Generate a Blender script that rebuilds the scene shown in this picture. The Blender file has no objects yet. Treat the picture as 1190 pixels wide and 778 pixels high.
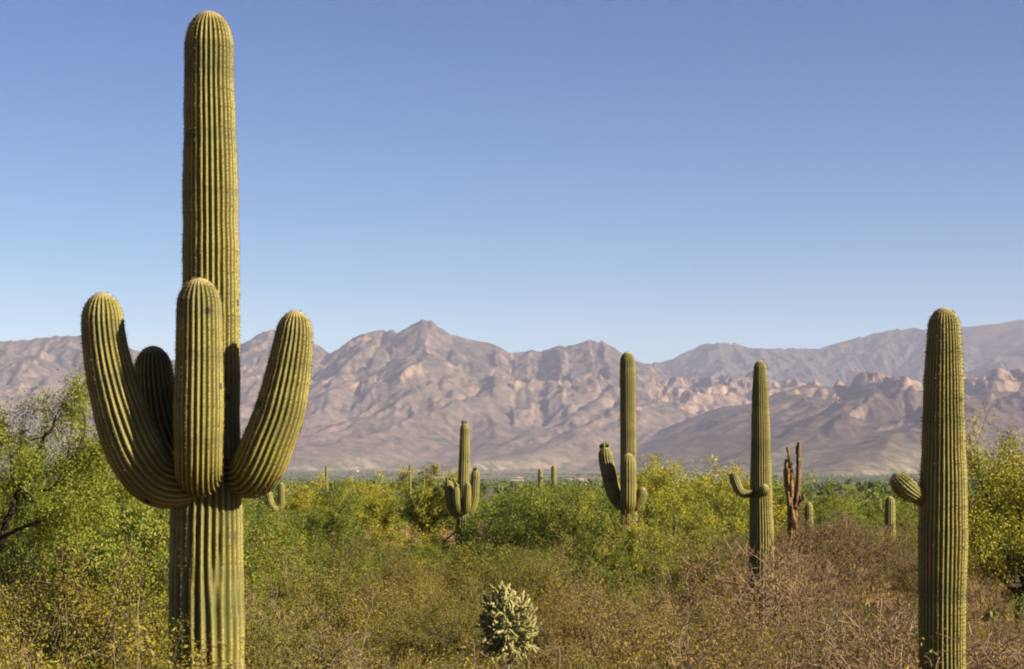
import bpy, math, random
import numpy as np
from mathutils import Vector

# ------------------------------------------------------------------ camera, world, sun, exposure
SC = bpy.context.scene
COL = SC.collection
F_PX, CX, CY = 2386.0, 595.0, 389.0          # focal length and centre in photo pixels (1190 x 778)
HORIZON = 563.0
CAM_H = 2.7
TILT = math.atan((HORIZON - CY) / F_PX)

cam_data = bpy.data.cameras.new('camera')
cam = bpy.data.objects.new('camera', cam_data)
COL.objects.link(cam)
cam.location = (0, 0, CAM_H)
cam.rotation_euler = (math.pi / 2 + TILT, 0, 0)
cam_data.sensor_width = 36.0
cam_data.lens = 36.0 * F_PX / 1190.0
cam_data.clip_start = 0.1
cam_data.clip_end = 80000
SC.camera = cam

SUN_AZ = math.radians(68)      # to the right of the line from the subject back to the camera
SUN_EL = math.radians(25)
to_sun = Vector((math.sin(SUN_AZ) * math.cos(SUN_EL), -math.cos(SUN_AZ) * math.cos(SUN_EL), math.sin(SUN_EL)))

world = bpy.data.worlds.new('World')
SC.world = world
world.use_nodes = True
wn = world.node_tree
for n in list(wn.nodes):
    wn.nodes.remove(n)
w_out = wn.nodes.new('ShaderNodeOutputWorld')
w_bg = wn.nodes.new('ShaderNodeBackground')
w_sky = wn.nodes.new('ShaderNodeTexSky')
w_sky.sky_type = 'NISHITA'
w_sky.sun_disc = False
w_sky.sun_elevation = SUN_EL
w_sky.sun_rotation = math.atan2(to_sun.x, to_sun.y)
w_sky.altitude = 800
w_sky.air_density = 1.0
w_sky.dust_density = 0.2
w_sky.ozone_density = 3.0
w_lo = wn.nodes.new('ShaderNodeVectorMath'); w_lo.operation = 'MULTIPLY'; w_lo.inputs[1].default_value = (0.2, 0.2, 0.2)
w_sep = wn.nodes.new('ShaderNodeSeparateXYZ'); w_com = wn.nodes.new('ShaderNodeCombineXYZ')
w_hi = wn.nodes.new('ShaderNodeVectorMath'); w_hi.operation = 'MULTIPLY'; w_hi.inputs[1].default_value = (2.75, 2.2, 2.4)
w_bg.inputs['Strength'].default_value = 0.0527
wn.links.new(w_sky.outputs[0], w_lo.inputs[0])
wn.links.new(w_lo.outputs[0], w_sep.inputs[0])
for k_, g_ in enumerate((2.6, 1.9, 1.45)):                # a camera's contrast: the deep blue overhead, pale low down
    w_pw = wn.nodes.new('ShaderNodeMath'); w_pw.operation = 'POWER'; w_pw.inputs[1].default_value = g_
    wn.links.new(w_sep.outputs[k_], w_pw.inputs[0]); wn.links.new(w_pw.outputs[0], w_com.inputs[k_])
wn.links.new(w_com.outputs[0], w_hi.inputs[0])
wn.links.new(w_hi.outputs[0], w_bg.inputs['Color'])
wn.links.new(w_bg.outputs[0], w_out.inputs['Surface'])

sun_data = bpy.data.lights.new('sun', 'SUN')
sun_data.energy = 5.0
sun_data.angle = math.radians(0.5)
sun_data.color = (1.0, 0.84, 0.61)
sun = bpy.data.objects.new('sun', sun_data)
COL.objects.link(sun)
sun.rotation_euler = to_sun.to_track_quat('Z', 'Y').to_euler()
sun.location = (30, -20, 40)

SC.view_settings.view_transform = 'Standard'
SC.view_settings.look = 'None'
SC.view_settings.exposure = 1.97
SC.view_settings.gamma = 1.0
SC.view_settings.use_curve_mapping = False
SC.cycles.filter_width = 2.0
SC.cycles.max_bounces = 5
SC.cycles.diffuse_bounces = 1
SC.cycles.transmission_bounces = 3
SC.cycles.volume_bounces = 0

# ------------------------------------------------------------------ helpers
rng = np.random.default_rng(11)
random.seed(5)


def world_at(u, v, d):
    """The point at depth d (metres along +Y) that the photo shows at pixel u, v."""
    x = (u - CX) / F_PX
    z = (CY - v) / F_PX
    c, s = math.cos(TILT), math.sin(TILT)
    dy, dz = c - z * s, s + z * c
    t = d / dy
    return np.array((x * t, d, CAM_H + dz * t))


def tag(o, label=None, cat=None, group=None, kind=None):
    if label: o['label'] = label
    if cat: o['category'] = cat
    if group: o['group'] = group
    if kind: o['kind'] = kind
    return o


def empty(name, loc, rz=0.0):
    o = bpy.data.objects.new(name, None)
    o.empty_display_size = 0.2
    o.location = [float(a) for a in loc]
    o.rotation_euler = (0, 0, rz)
    COL.objects.link(o)
    return o


def make_mesh(name, verts, faces, mats, matidx=None, attrs=None, smooth=False):
    """verts (n,3); faces: list of (m,k) int arrays; matidx: one array per faces entry."""
    me = bpy.data.meshes.new(name)
    verts = np.asarray(verts, dtype=np.float32)
    me.vertices.add(len(verts))
    me.vertices.foreach_set('co', verts.ravel())
    faces = [f for f in (faces if isinstance(faces, list) else [faces])]
    loops = np.concatenate([f.ravel() for f in faces]).astype(np.int32)
    sizes = np.concatenate([np.full(len(f), f.shape[1]) for f in faces]).astype(np.int32)
    starts = np.concatenate([[0], np.cumsum(sizes)[:-1]]).astype(np.int32)
    me.loops.add(len(loops))
    me.loops.foreach_set('vertex_index', loops)
    me.polygons.add(len(sizes))
    me.polygons.foreach_set('loop_start', starts)
    me.polygons.foreach_set('loop_total', sizes)
    if matidx is not None:
        me.polygons.foreach_set('material_index', np.concatenate(matidx).astype(np.int32))
    for m in mats:
        me.materials.append(m)
    if attrs:
        for k, a in attrs.items():
            at = me.attributes.new(k, 'FLOAT', 'POINT')
            at.data.foreach_set('value', np.asarray(a, dtype=np.float32))
    me.update(calc_edges=True)
    if smooth is True:
        me.polygons.foreach_set('use_smooth', np.ones(len(sizes), dtype=bool))
    elif smooth is not False:
        me.polygons.foreach_set('use_smooth', np.asarray(smooth, dtype=bool))
    me.validate(verbose=False)
    return me


def link(name, me, parent=None):
    o = bpy.data.objects.new(name, me)
    COL.objects.link(o)
    if parent is not None:
        o.parent = parent
    return o


def copy_thing(root):
    r = root.copy()
    COL.objects.link(r)
    for ch in list(root.children):
        c = ch.copy()
        COL.objects.link(c)
        c.parent = r
    return r


# -- noise
def hash2(ix, iy, seed=0):
    ix = ix.astype(np.int64); iy = iy.astype(np.int64)
    h = (ix * 374761393 + iy * 668265263 + seed * 2147483647) & 0xFFFFFFFF
    h = ((h ^ (h >> 13)) * 1274126177) & 0xFFFFFFFF
    h = ((h ^ (h >> 16)) * 2246822519) & 0xFFFFFFFF
    return (h ^ (h >> 15)) / 4294967295.0


def vnoise(x, y, seed=0):
    ix, iy = np.floor(x), np.floor(y)
    fx, fy = x - ix, y - iy
    fx = fx * fx * fx * (fx * (fx * 6 - 15) + 10); fy = fy * fy * fy * (fy * (fy * 6 - 15) + 10)
    a = hash2(ix, iy, seed); b = hash2(ix + 1, iy, seed)
    c = hash2(ix, iy + 1, seed); d = hash2(ix + 1, iy + 1, seed)
    return (a + (b - a) * fx) * (1 - fy) + (c + (d - c) * fx) * fy


def fbm(x, y, octv=4, seed=0, ridged=False):
    s = np.zeros_like(x); a = 0.5; tot = 0
    for k in range(octv):
        n = vnoise(x, y, seed + k)
        if ridged:
            n = 1 - np.abs(2 * n - 1)
            n = n * n
        s += a * n; tot += a
        x, y = 1.97 * x + 0.31 * y + 13.7, 1.97 * y - 0.31 * x + 7.1
        a *= 0.5
    return s / tot


def sstep(a, b, x):
    t = np.clip((x - a) / (b - a), 0, 1)
    return t * t * (3 - 2 * t)


# -- materials
TONE = 0.54                  # scales the colour swatches below to real-world albedo at this exposure


def toned(c):
    return tuple(c) if abs(c[0] - c[1]) + abs(c[1] - c[2]) < 1e-6 else tuple(x * TONE for x in c[:3])


def new_mat(name):
    m = bpy.data.materials.new(name)
    m.use_nodes = True
    nt = m.node_tree
    for n in list(nt.nodes):
        nt.nodes.remove(n)
    out = nt.nodes.new('ShaderNodeOutputMaterial')
    p = nt.nodes.new('ShaderNodeBsdfPrincipled')
    p.inputs['Specular IOR Level'].default_value = 0.25
    p.inputs['Roughness'].default_value = 0.8
    nt.links.new(p.outputs[0], out.inputs['Surface'])
    return m, nt, p, out


def node(nt, typ, **kw):
    n = nt.nodes.new(typ)
    for k, v in kw.items():
        setattr(n, k, v)
    return n


def ramp(nt, fac, stops, interp='LINEAR'):
    r = nt.nodes.new('ShaderNodeValToRGB')
    r.color_ramp.interpolation = interp
    el = r.color_ramp.elements
    while len(el) < len(stops):
        el.new(0.5)
    for e, (pos, c) in zip(el, stops):
        e.position = pos
        e.color = (*toned(c), 1)
    if fac is not None:
        nt.links.new(fac, r.inputs[0])
    return r.outputs[0]


def mixc(nt, fac, a, b, mode='MIX'):
    m = nt.nodes.new('ShaderNodeMix')
    m.data_type = 'RGBA'
    m.blend_type = mode
    for sock, val in ((m.inputs[0], fac), (m.inputs[6], a), (m.inputs[7], b)):
        if hasattr(val, 'links'):
            nt.links.new(val, sock)
        elif isinstance(val, (int, float)):
            sock.default_value = val
        else:
            sock.default_value = (*toned(val), 1)
    return m.outputs[2]


def math_n(nt, op, a, b=None, clamp=False):
    m = nt.nodes.new('ShaderNodeMath')
    m.operation = op
    m.use_clamp = clamp
    for sock, val in zip(m.inputs, (a, b)):
        if val is None: continue
        if hasattr(val, 'links'): nt.links.new(val, sock)
        else: sock.default_value = val
    return m.outputs[0]


def attr(nt, name):
    a = nt.nodes.new('ShaderNodeAttribute')
    a.attribute_name = name
    return a.outputs['Fac']


def noise_n(nt, scale, detail=4, coord='Object', rough=0.55):
    tc = nt.nodes.new('ShaderNodeTexCoord')
    n = nt.nodes.new('ShaderNodeTexNoise')
    n.inputs['Scale'].default_value = scale
    n.inputs['Detail'].default_value = detail
    n.inputs['Roughness'].default_value = rough
    nt.links.new(tc.outputs[coord], n.inputs['Vector'])
    return n.outputs['Fac']


def geo_noise(nt, scale, detail=4, rough=0.55):
    g = nt.nodes.new('ShaderNodeNewGeometry')
    n = nt.nodes.new('ShaderNodeTexNoise')
    n.inputs['Scale'].default_value = scale
    n.inputs['Detail'].default_value = detail
    n.inputs['Roughness'].default_value = rough
    nt.links.new(g.outputs['Position'], n.inputs['Vector'])
    return n.outputs['Fac']


def leaf_mat(name, dark, mid, light, transl=0.24):
    """Small leaves: tint differs per leaf and per plant; light passes through."""
    m, nt, p, out = new_mat(name)
    oi = nt.nodes.new('ShaderNodeObjectInfo')
    t = math_n(nt, 'MULTIPLY_ADD', oi.outputs['Random'], 0.5)
    nt.nodes[-1].inputs[2].default_value = -0.25
    f = math_n(nt, 'ADD', attr(nt, 'tint'), t, clamp=True)
    c = ramp(nt, f, [(0.0, dark), (0.5, mid), (1.0, light)])
    nt.links.new(c, p.inputs['Base Color'])
    p.inputs['Roughness'].default_value = 0.65
    tr = nt.nodes.new('ShaderNodeBsdfTranslucent')
    nt.links.new(c, tr.inputs['Color'])
    mx = nt.nodes.new('ShaderNodeMixShader')
    mx.inputs[0].default_value = transl
    nt.links.new(p.outputs[0], mx.inputs[1])
    nt.links.new(tr.outputs[0], mx.inputs[2])
    nt.links.new(mx.outputs[0], out.inputs['Surface'])
    return m


def bark_mat(name, c0, c1, scale=30):
    m, nt, p, out = new_mat(name)
    oi = nt.nodes.new('ShaderNodeObjectInfo')
    f = noise_n(nt, scale, 3)
    f2 = math_n(nt, 'ADD', math_n(nt, 'MULTIPLY', f, 0.7), math_n(nt, 'MULTIPLY', oi.outputs['Random'], 0.3))
    nt.links.new(ramp(nt, f2, [(0.3, c0), (0.7, c1)]), p.inputs['Base Color'])
    p.inputs['Roughness'].default_value = 0.9
    return m


M = {}
M['creosote_leaf'] = leaf_mat('creosote_leaf', (0.085, 0.092, 0.008), (0.24, 0.225, 0.019), (0.39, 0.33, 0.038))
M['olive_leaf'] = leaf_mat('olive_leaf', (0.09, 0.075, 0.01), (0.245, 0.185, 0.026), (0.41, 0.3, 0.06))
M['mesquite_leaf'] = leaf_mat('mesquite_leaf', (0.07, 0.108, 0.01), (0.185, 0.245, 0.02), (0.33, 0.37, 0.04))
M['paloverde_leaf'] = leaf_mat('paloverde_leaf', (0.105, 0.14, 0.014), (0.24, 0.28, 0.026), (0.42, 0.42, 0.045))
M['feathery_leaf'] = leaf_mat('feathery_leaf', (0.105, 0.14, 0.012), (0.25, 0.30, 0.026), (0.40, 0.43, 0.05), 0.35)
M['yellow_flower'] = leaf_mat('yellow_flower', (0.3, 0.3, 0.018), (0.55, 0.49, 0.025), (0.7, 0.61, 0.045))
M['dry_leaf'] = leaf_mat('dry_leaf', (0.13, 0.1, 0.022), (0.26, 0.2, 0.045), (0.4, 0.32, 0.085))
M['grass_blade'] = leaf_mat('grass_blade', (0.15, 0.11, 0.025), (0.3, 0.22, 0.055), (0.45, 0.34, 0.1))
M['grey_twig'] = bark_mat('grey_twig', (0.09, 0.065, 0.045), (0.30, 0.225, 0.16))
M['brown_twig'] = bark_mat('brown_twig', (0.075, 0.047, 0.028), (0.35, 0.235, 0.145))
M['pale_branch'] = bark_mat('pale_branch', (0.10, 0.078, 0.055), (0.30, 0.23, 0.165))
M['dark_bark'] = bark_mat('dark_bark', (0.022, 0.016, 0.012), (0.07, 0.05, 0.036))
M['green_bark'] = bark_mat('green_bark', (0.09, 0.085, 0.03), (0.16, 0.15, 0.05))
M['dead_wood'] = bark_mat('dead_wood', (0.040, 0.027, 0.015), (0.36, 0.22, 0.085), 6)


def cactus_mat():
    m, nt, p, out = new_mat('saguaro_skin')
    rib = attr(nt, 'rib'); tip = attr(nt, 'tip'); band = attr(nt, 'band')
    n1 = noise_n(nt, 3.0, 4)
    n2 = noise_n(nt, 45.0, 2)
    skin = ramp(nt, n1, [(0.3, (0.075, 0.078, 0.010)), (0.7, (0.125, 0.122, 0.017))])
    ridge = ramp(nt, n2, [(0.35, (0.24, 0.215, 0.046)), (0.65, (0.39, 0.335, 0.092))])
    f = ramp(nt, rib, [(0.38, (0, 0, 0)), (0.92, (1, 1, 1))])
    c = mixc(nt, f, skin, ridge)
    c = mixc(nt, math_n(nt, 'MULTIPLY', band, 0.45), c, (0.075, 0.082, 0.018))
    sc = ramp(nt, noise_n(nt, 2.6, 5, rough=0.6), [(0.66, (0, 0, 0)), (0.72, (0.8, 0.8, 0.8))])
    c = mixc(nt, sc, c, (0.105, 0.078, 0.042))
    tco = nt.nodes.new('ShaderNodeTexCoord'); sep = nt.nodes.new('ShaderNodeSeparateXYZ')
    nt.links.new(tco.outputs['Object'], sep.inputs[0])
    low = math_n(nt, 'ADD', sep.outputs['Z'], math_n(nt, 'MULTIPLY', noise_n(nt, 6.0, 4), 1.2))
    c = mixc(nt, ramp(nt, math_n(nt, 'DIVIDE', low, 4.0, clamp=True), [(0.2, (0.75, 0.75, 0.75)), (0.42, (0, 0, 0))]), c, (0.13, 0.105, 0.06))
    vor = nt.nodes.new('ShaderNodeTexVoronoi'); vor.inputs['Scale'].default_value = 2.3
    nt.links.new(tco.outputs['Object'], vor.inputs['Vector'])
    c = mixc(nt, ramp(nt, vor.outputs['Distance'], [(0.07, (0.9, 0.9, 0.9)), (0.11, (0, 0, 0))]), c, (0.022, 0.016, 0.010))
    c = mixc(nt, tip, c, (0.60, 0.48, 0.27))
    nt.links.new(c, p.inputs['Base Color'])
    p.inputs['Roughness'].default_value = 0.6
    return m


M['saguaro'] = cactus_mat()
m_, nt_, p_, _ = new_mat('spine'); M['spine'] = m_
nt_.links.new(ramp(nt_, attr(nt_, 'band'), [(0.0, (0.16, 0.13, 0.05)), (1.0, (0.38, 0.32, 0.15))]), p_.inputs['Base Color'])
m_, nt_, p_, _ = new_mat('flower_bud'); M['bud'] = m_
nt_.links.new(ramp(nt_, noise_n(nt_, 40), [(0.3, (0.10, 0.15, 0.03)), (0.7, (0.22, 0.25, 0.07))]), p_.inputs['Base Color'])
m_, nt_, p_, _ = new_mat('cholla_joint'); M['cholla'] = m_
nt_.links.new(ramp(nt_, attr(nt_, 'tint'), [(0.0, (0.14, 0.14, 0.045)), (0.5, (0.33, 0.33, 0.11)), (1.0, (0.60, 0.55, 0.24))]), p_.inputs['Base Color'])
m_, nt_, p_, _ = new_mat('prickly_pear_pad'); M['pad'] = m_
nt_.links.new(ramp(nt_, noise_n(nt_, 18), [(0.3, (0.11, 0.125, 0.035)), (0.7, (0.26, 0.23, 0.07))]), p_.inputs['Base Color'])


# ------------------------------------------------------------------ ground
def ground_z(x, y):
    """Level near the camera, falling away a touch, then the long rise of the valley to the mountains."""
    d = np.hypot(x, y)
    z = 0.12 * (fbm(x / 9.0, y / 9.0, 3, 3) - 0.5) * sstep(3, 10, d)
    z = z + 1.6 * (fbm(x / 140.0, y / 140.0, 3, 8) - 0.5) * sstep(80, 300, d)
    z = z - 2.0 * sstep(90, 260, d)
    yy = np.maximum(y, 0)
    z = z + 46.0 * sstep(700, 9500, yy) * (0.85 + 0.3 * fbm(x / 1500.0, y / 1500.0, 3, 21)) * np.clip(yy / 5200.0, 0, 1.4)
    z = z + 5.0 * (fbm(x / 500.0, y / 500.0, 4, 9) - 0.5) * sstep(500, 1500, d)
    return z


nr, na = 330, 361
rad = np.concatenate([[0.0], np.geomspace(0.8, 17500, nr - 1)])
front = np.linspace(math.radians(90 - 26), math.radians(90 + 26), 240, endpoint=False)
rest = np.linspace(math.radians(90 + 26), math.radians(90 - 26 + 360), na - 240, endpoint=False)
ang = np.concatenate([front, rest])
R_, A_ = np.meshgrid(rad, ang, indexing='ij')
gx, gy = R_ * np.cos(A_), R_ * np.sin(A_)
gz = ground_z(gx, gy)
gv = np.stack([gx, gy, gz], -1).reshape(-1, 3)
ii, jj = np.meshgrid(np.arange(nr - 1), np.arange(na), indexing='ij')
j2 = (jj + 1) % na
gf = np.stack([ii * na + jj, (ii + 1) * na + jj, (ii + 1) * na + j2, ii * na + j2], -1).reshape(-1, 4)
mg, nt, p, _ = new_mat('desert_ground')
near = ramp(nt, geo_noise(nt, 0.7, 6, 0.6), [(0.3, (0.30, 0.165, 0.075)), (0.5, (0.46, 0.26, 0.12)), (0.7, (0.56, 0.36, 0.19))])
grit = ramp(nt, geo_noise(nt, 26.0, 3, 0.7), [(0.35, (0.6, 0.6, 0.6)), (0.6, (1.05, 1.05, 1.05))])
near = mixc(nt, 1.0, near, grit, 'MULTIPLY')
far = ramp(nt, geo_noise(nt, 0.012, 8, 0.7), [(0.40, (0.06, 0.075, 0.030)), (0.5, (0.15, 0.145, 0.075)), (0.6, (0.26, 0.215, 0.145)), (0.75, (0.33, 0.27, 0.19))])
gg = nt.nodes.new('ShaderNodeNewGeometry'); sx = nt.nodes.new('ShaderNodeSeparateXYZ')
nt.links.new(gg.outputs['Position'], sx.inputs[0])
f = ramp(nt, math_n(nt, 'DIVIDE', sx.outputs['Y'], 1200.0, clamp=True), [(0.1, (0, 0, 0)), (0.6, (1, 1, 1))])
nt.links.new(mixc(nt, f, near, far), p.inputs['Base Color'])
p.inputs['Roughness'].default_value = 0.95
p.inputs['Specular IOR Level'].default_value = 0.1
bmp = nt.nodes.new('ShaderNodeBump'); bmp.inputs['Strength'].default_value = 0.5; bmp.inputs['Distance'].default_value = 0.05
nt.links.new(geo_noise(nt, 9.0, 5, 0.65), bmp.inputs['Height']); nt.links.new(bmp.outputs[0], p.inputs['Normal'])
ground = link('ground', make_mesh('ground', gv, gf, [mg], smooth=True))
tag(ground, kind='structure')


def gz1(x, y):
    return float(ground_z(np.array([float(x)]), np.array([float(y)]))[0])


# ------------------------------------------------------------------ mountains
SKY_L = [(-900, 440), (-500, 425), (-200, 405), (0, 397), (30, 395), (60, 391), (95, 390), (130, 398), (195, 419), (240, 408), (283, 398), (300, 388), (316, 382),
         (335, 384), (352, 391), (368, 401), (384, 410), (397, 402), (410, 392), (427, 386), (444, 383), (461, 386), (474, 379), (488, 372), (501, 372),
         (511, 380), (525, 389), (548, 395), (575, 400), (595, 411), (615, 407), (629, 409), (646, 402), (656, 403), (669, 400), (686, 395), (699, 396),
         (716, 405), (736, 419), (760, 432), (800, 452), (850, 475), (920, 505), (1000, 530), (1400, 545)]
SKY_R = [(-900, 470), (500, 450), (640, 440), (710, 428), (740, 420), (757, 422), (774, 420), (797, 409), (816, 401), (831, 398), (853, 399), (876, 405),
         (910, 405), (956, 405), (974, 398), (1005, 391), (1027, 385), (1050, 382), (1073, 382), (1118, 382), (1130, 380), (1152, 378), (1175, 375), (1190, 373),
         (1300, 372), (1500, 392), (1900, 420)]
SKY_D = [(600, 560), (660, 520), (700, 486), (735, 460), (765, 446), (800, 441), (840, 443), (880, 441), (920, 447), (945, 449), (962, 462), (1000, 478), (1100, 490), (1300, 500), (1900, 530)]
SKY_A = [(-900, 560), (600, 566), (660, 560), (700, 545), (740, 528), (800, 503), (860, 481), (920, 463), (960, 457), (984, 452), (995, 437), (1006, 430), (1018, 437),
         (1040, 443), (1070, 447), (1120, 447), (1160, 442), (1190, 437), (1300, 428), (1500, 440), (1900, 480)]
YB, YR, YD, YA = 10200.0, 13600.0, 9700.0, 8000.0


def crest(x, Yc, tab):
    u = CX + F_PX * x / Yc
    v = np.interp(u, [t[0] for t in tab], [t[1] for t in tab])
    return CAM_H + (HORIZON - v) / F_PX * Yc


# fine columns where the camera looks, coarser beyond
xs = np.concatenate([np.arange(-6500, -2900, 45.0), np.arange(-2900, 2900, 7.5), np.arange(2900, 6500, 45.0)])
ys = np.concatenate([np.arange(5200, 6600, 14.0), np.arange(6600, 11400, 11.0), np.arange(11400, 14300, 16.0), np.arange(14300, 16000, 60.0)])
MX, MY = np.meshgrid(xs, ys)
wx = MX + 260 * (fbm(MX / 900, MY / 900, 3, 41) - 0.5)
skew = MX - 0.55 * (MY - 10000.0)                      # spurs run down towards the left
wy = MY + 700 * (fbm(MX / 1100, MY / 1100, 3, 51) - 0.5) + 1250 * (fbm(skew / 800, MY / 5000, 3, 61) - 0.5) + 420 * (fbm(skew / 260, MY / 2500, 2, 67) - 0.5)


def massif(Yc, tab, Wf, Wb, pw):
    H = crest(MX, Yc, tab)
    t = np.where(MY < Yc, (Yc - MY) / Wf, (MY - Yc) / Wb)
    t = t - (wy - MY) / Wf * sstep(0.0, 0.5, t) * np.where(MY < Yc, 1, 0.3)   # the crest stays, the flanks break into spurs
    t = np.clip(t, 0, 1.3)
    s = np.where(t < 1, np.power(np.clip(1 - t, 0, 1), pw), 0.0)
    s = s * (1 - 0.25 * np.exp(-(t / 0.05) ** 2) * 0)
    return H * s - np.clip(t - 0.9, 0, 1) * 160


hB = massif(YB, SKY_L, 3300, 2600, 1.22)
hR = massif(YR, SKY_R, 3600, 1800, 1.1)
hD = massif(YD, SKY_D, 1500, 1500, 0.62)
hA = massif(YA, SKY_A, 2100, 1600, 1.15)


def smax(a, b, k):
    h = np.clip(0.5 + 0.5 * (a - b) / k, 0, 1)
    return b + (a - b) * h + k * h * (1 - h) * 0.4


base = smax(smax(smax(hB, hR, 40), hD, 30), hA, 30)


def gully(px, py, dx, dy):
    ix, iy = np.floor(px), np.floor(py)
    fx, fy = px - ix, py - iy
    va = np.zeros_like(px); vdx = np.zeros_like(px); vdy = np.zeros_like(px); wt = np.zeros_like(px)
    F = 2 * math.pi
    for i in range(-2, 2):
        for j in range(-2, 2):
            hx = hash2(ix - i, iy - j, 101) * 0.5
            hy = hash2(ix - i, iy - j, 202) * 0.5
            qx, qy = fx + i - hx, fy + j - hy
            w = np.exp(-(qx * qx + qy * qy) * 2.0)
            mag = (qx * dx + qy * dy) * F
            wt += w
            va += np.cos(mag) * w
            sn = -np.sin(mag) * w
            vdx += sn * dx; vdy += sn * dy
    return va / wt, vdx / wt, vdy / wt


gyy, gxx = np.gradient(base, ys, xs)
sl = np.hypot(gxx, gyy) + 1e-6
nrm = np.minimum(1.0, sl / 0.10) / sl
SX, SY = gxx * nrm, gyy * nrm                          # downhill-ish unit slope
mtn = sstep(15, 260, base)
crest_keep = np.ones_like(base)
for Yc, h in ((YB, hB), (YR, hR), (YA, hA)):
    crest_keep *= 1 - 0.5 * np.exp(-((MY - Yc) / 130.0) ** 2) * (h > base - 60)
er = np.zeros_like(base); ex = np.zeros_like(base); ey = np.zeros_like(base)
a, fq = 1.0, 1.0 / 520.0
for k in range(6):
    dx, dy = SY + ey * 0.55, -(SX + ex * 0.55)
    v, vx, vy = gully(MX * fq + k * 3.3, MY * fq - k * 5.1, dx, dy)
    er += a * v; ex += a * vx; ey += a * vy
    a *= 0.55; fq *= 1.95
crag = fbm(MX / 170, MY / 210, 5, 77, ridged=True) - 0.35
crag2 = fbm(MX / 60, MY / 75, 3, 87) - 0.5
hi = sstep(280, 560, base) + 0.9 * (hD > base - 40) * sstep(0, 60, hD - hA)
low = 1 - sstep(60, 330, base)
cliff = np.clip((hD > base - 40) * sstep(0, 60, hD - hA) + sstep(0.0, 40, hA - hD) * sstep(270, 330, hA) * 0.9, 0, 1)
up = np.clip(sstep(280, 560, base), 0, 1)
height = (base + 28 * er * mtn * crest_keep * (0.9 + 0.25 * up) + (26 * crag + 13 * crag2) * up * (0.3 + 0.7 * crest_keep)
          + (34 * crag + 12 * crag2) * cliff * sstep(150, 260, base) + (7 * crag + 5 * crag2) * mtn + (12 * crag + 9 * crag2 + 10 * er) * mtn * sstep(-20, 60, hA - np.maximum(hB, hD)) * crest_keep)
# low fans melt into the valley floor
height = height + ground_z(MX, MY) * (1 - sstep(150, 500, base)) * 0.85 - 14 * (1 - sstep(6, 70, base))
# rock bands: steps on the cliff tier only
st = 60.0
ph = (height + 60 * fbm(MX / 600, MY / 600, 3, 91)) / st
stepd = (np.floor(ph) + sstep(0.25, 0.75, ph - np.floor(ph))) * st - ph * st
height = height + 0.75 * stepd * cliff * sstep(120, 240, base) * crest_keep
hi = np.clip(0.55 * up + cliff, 0, 1)
# hold the skyline to the real range's profile
UU = CX + F_PX * MX / MY
nb = 700
bi = np.clip(((UU + 900) / 4).astype(int), 0, nb - 1)
act = np.full(nb, -1.0)
np.maximum.at(act, bi.ravel(), ((height - CAM_H) / MY).ravel())
ub = -900 + 4 * (np.arange(nb) + 0.5)
tv = np.minimum.reduce([np.interp(ub, [t[0] for t in T_], [t[1] for t in T_]) for T_ in (SKY_L, SKY_R, SKY_A)])
ratio = np.where(act > 0.005, (HORIZON - tv) / F_PX / np.maximum(act, 0.005), 1.0)
ratio = np.clip(np.convolve(np.pad(ratio, 2, 'edge'), np.ones(5) / 5, 'valid'), 0.6, 1.4)
height = np.where(height > 0, height * np.interp(UU, ub, ratio), height)
ny_, nx_ = MX.shape
mv = np.stack([MX, MY, height], -1).reshape(-1, 3)
I_, J_ = np.meshgrid(np.arange(ny_ - 1), np.arange(nx_ - 1), indexing='ij')
mf = np.stack([I_ * nx_ + J_, I_ * nx_ + J_ + 1, (I_ + 1) * nx_ + J_ + 1, (I_ + 1) * nx_ + J_], -1).reshape(-1, 4)
mm, nt, p, _ = new_mat('mountain_rock')
hgt = attr(nt, 'rise')
steep = attr(nt, 'steep')
scrub = ramp(nt, geo_noise(nt, 0.016, 10, 0.85), [(0.41, (0.055, 0.048, 0.034)), (0.49, (0.125, 0.096, 0.080)), (0.60, (0.225, 0.167, 0.138))])
rock = ramp(nt, geo_noise(nt, 0.02, 8, 0.7), [(0.40, (0.085, 0.062, 0.048)), (0.5, (0.215, 0.150, 0.110)), (0.62, (0.33, 0.245, 0.185))])
woods = ramp(nt, geo_noise(nt, 0.022, 9, 0.8), [(0.41, (0.036, 0.042, 0.028)), (0.49, (0.105, 0.086, 0.064)), (0.60, (0.25, 0.185, 0.138))])
rmask = ramp(nt, math_n(nt, 'ADD', steep, math_n(nt, 'MULTIPLY', geo_noise(nt, 0.009, 6, 0.65), 0.8)), [(0.62, (0, 0, 0)), (0.92, (1, 1, 1))])
slopec = mixc(nt, ramp(nt, hgt, [(0.35, (0, 0, 0)), (0.8, (0.75, 0.75, 0.75))]), scrub, woods)
pine = ramp(nt, geo_noise(nt, 0.016, 9, 0.8), [(0.44, (0.030, 0.036, 0.026)), (0.53, (0.070, 0.064, 0.052)), (0.66, (0.16, 0.125, 0.105))])
slopec = mixc(nt, attr(nt, 'wooded'), slopec, pine)
slopec = mixc(nt, attr(nt, 'dull'), slopec, mixc(nt, 1.0, slopec, (0.72, 0.7, 0.7), 'MULTIPLY'))
fan = ramp(nt, geo_noise(nt, 0.02, 8, 0.75), [(0.40, (0.055, 0.066, 0.030)), (0.5, (0.15, 0.135, 0.080)), (0.60, (0.28, 0.22, 0.16))])
fansel = ramp(nt, math_n(nt, 'ADD', hgt, math_n(nt, 'MULTIPLY', geo_noise(nt, 0.0016, 5, 0.6), 0.16)), [(0.13, (1, 1, 1)), (0.27, (0, 0, 0))])
nt.links.new(mixc(nt, fansel, mixc(nt, rmask, slopec, rock), fan), p.inputs['Base Color'])
p.inputs['Roughness'].default_value = 1.0
p.inputs['Specular IOR Level'].default_value = 0.0
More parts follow.
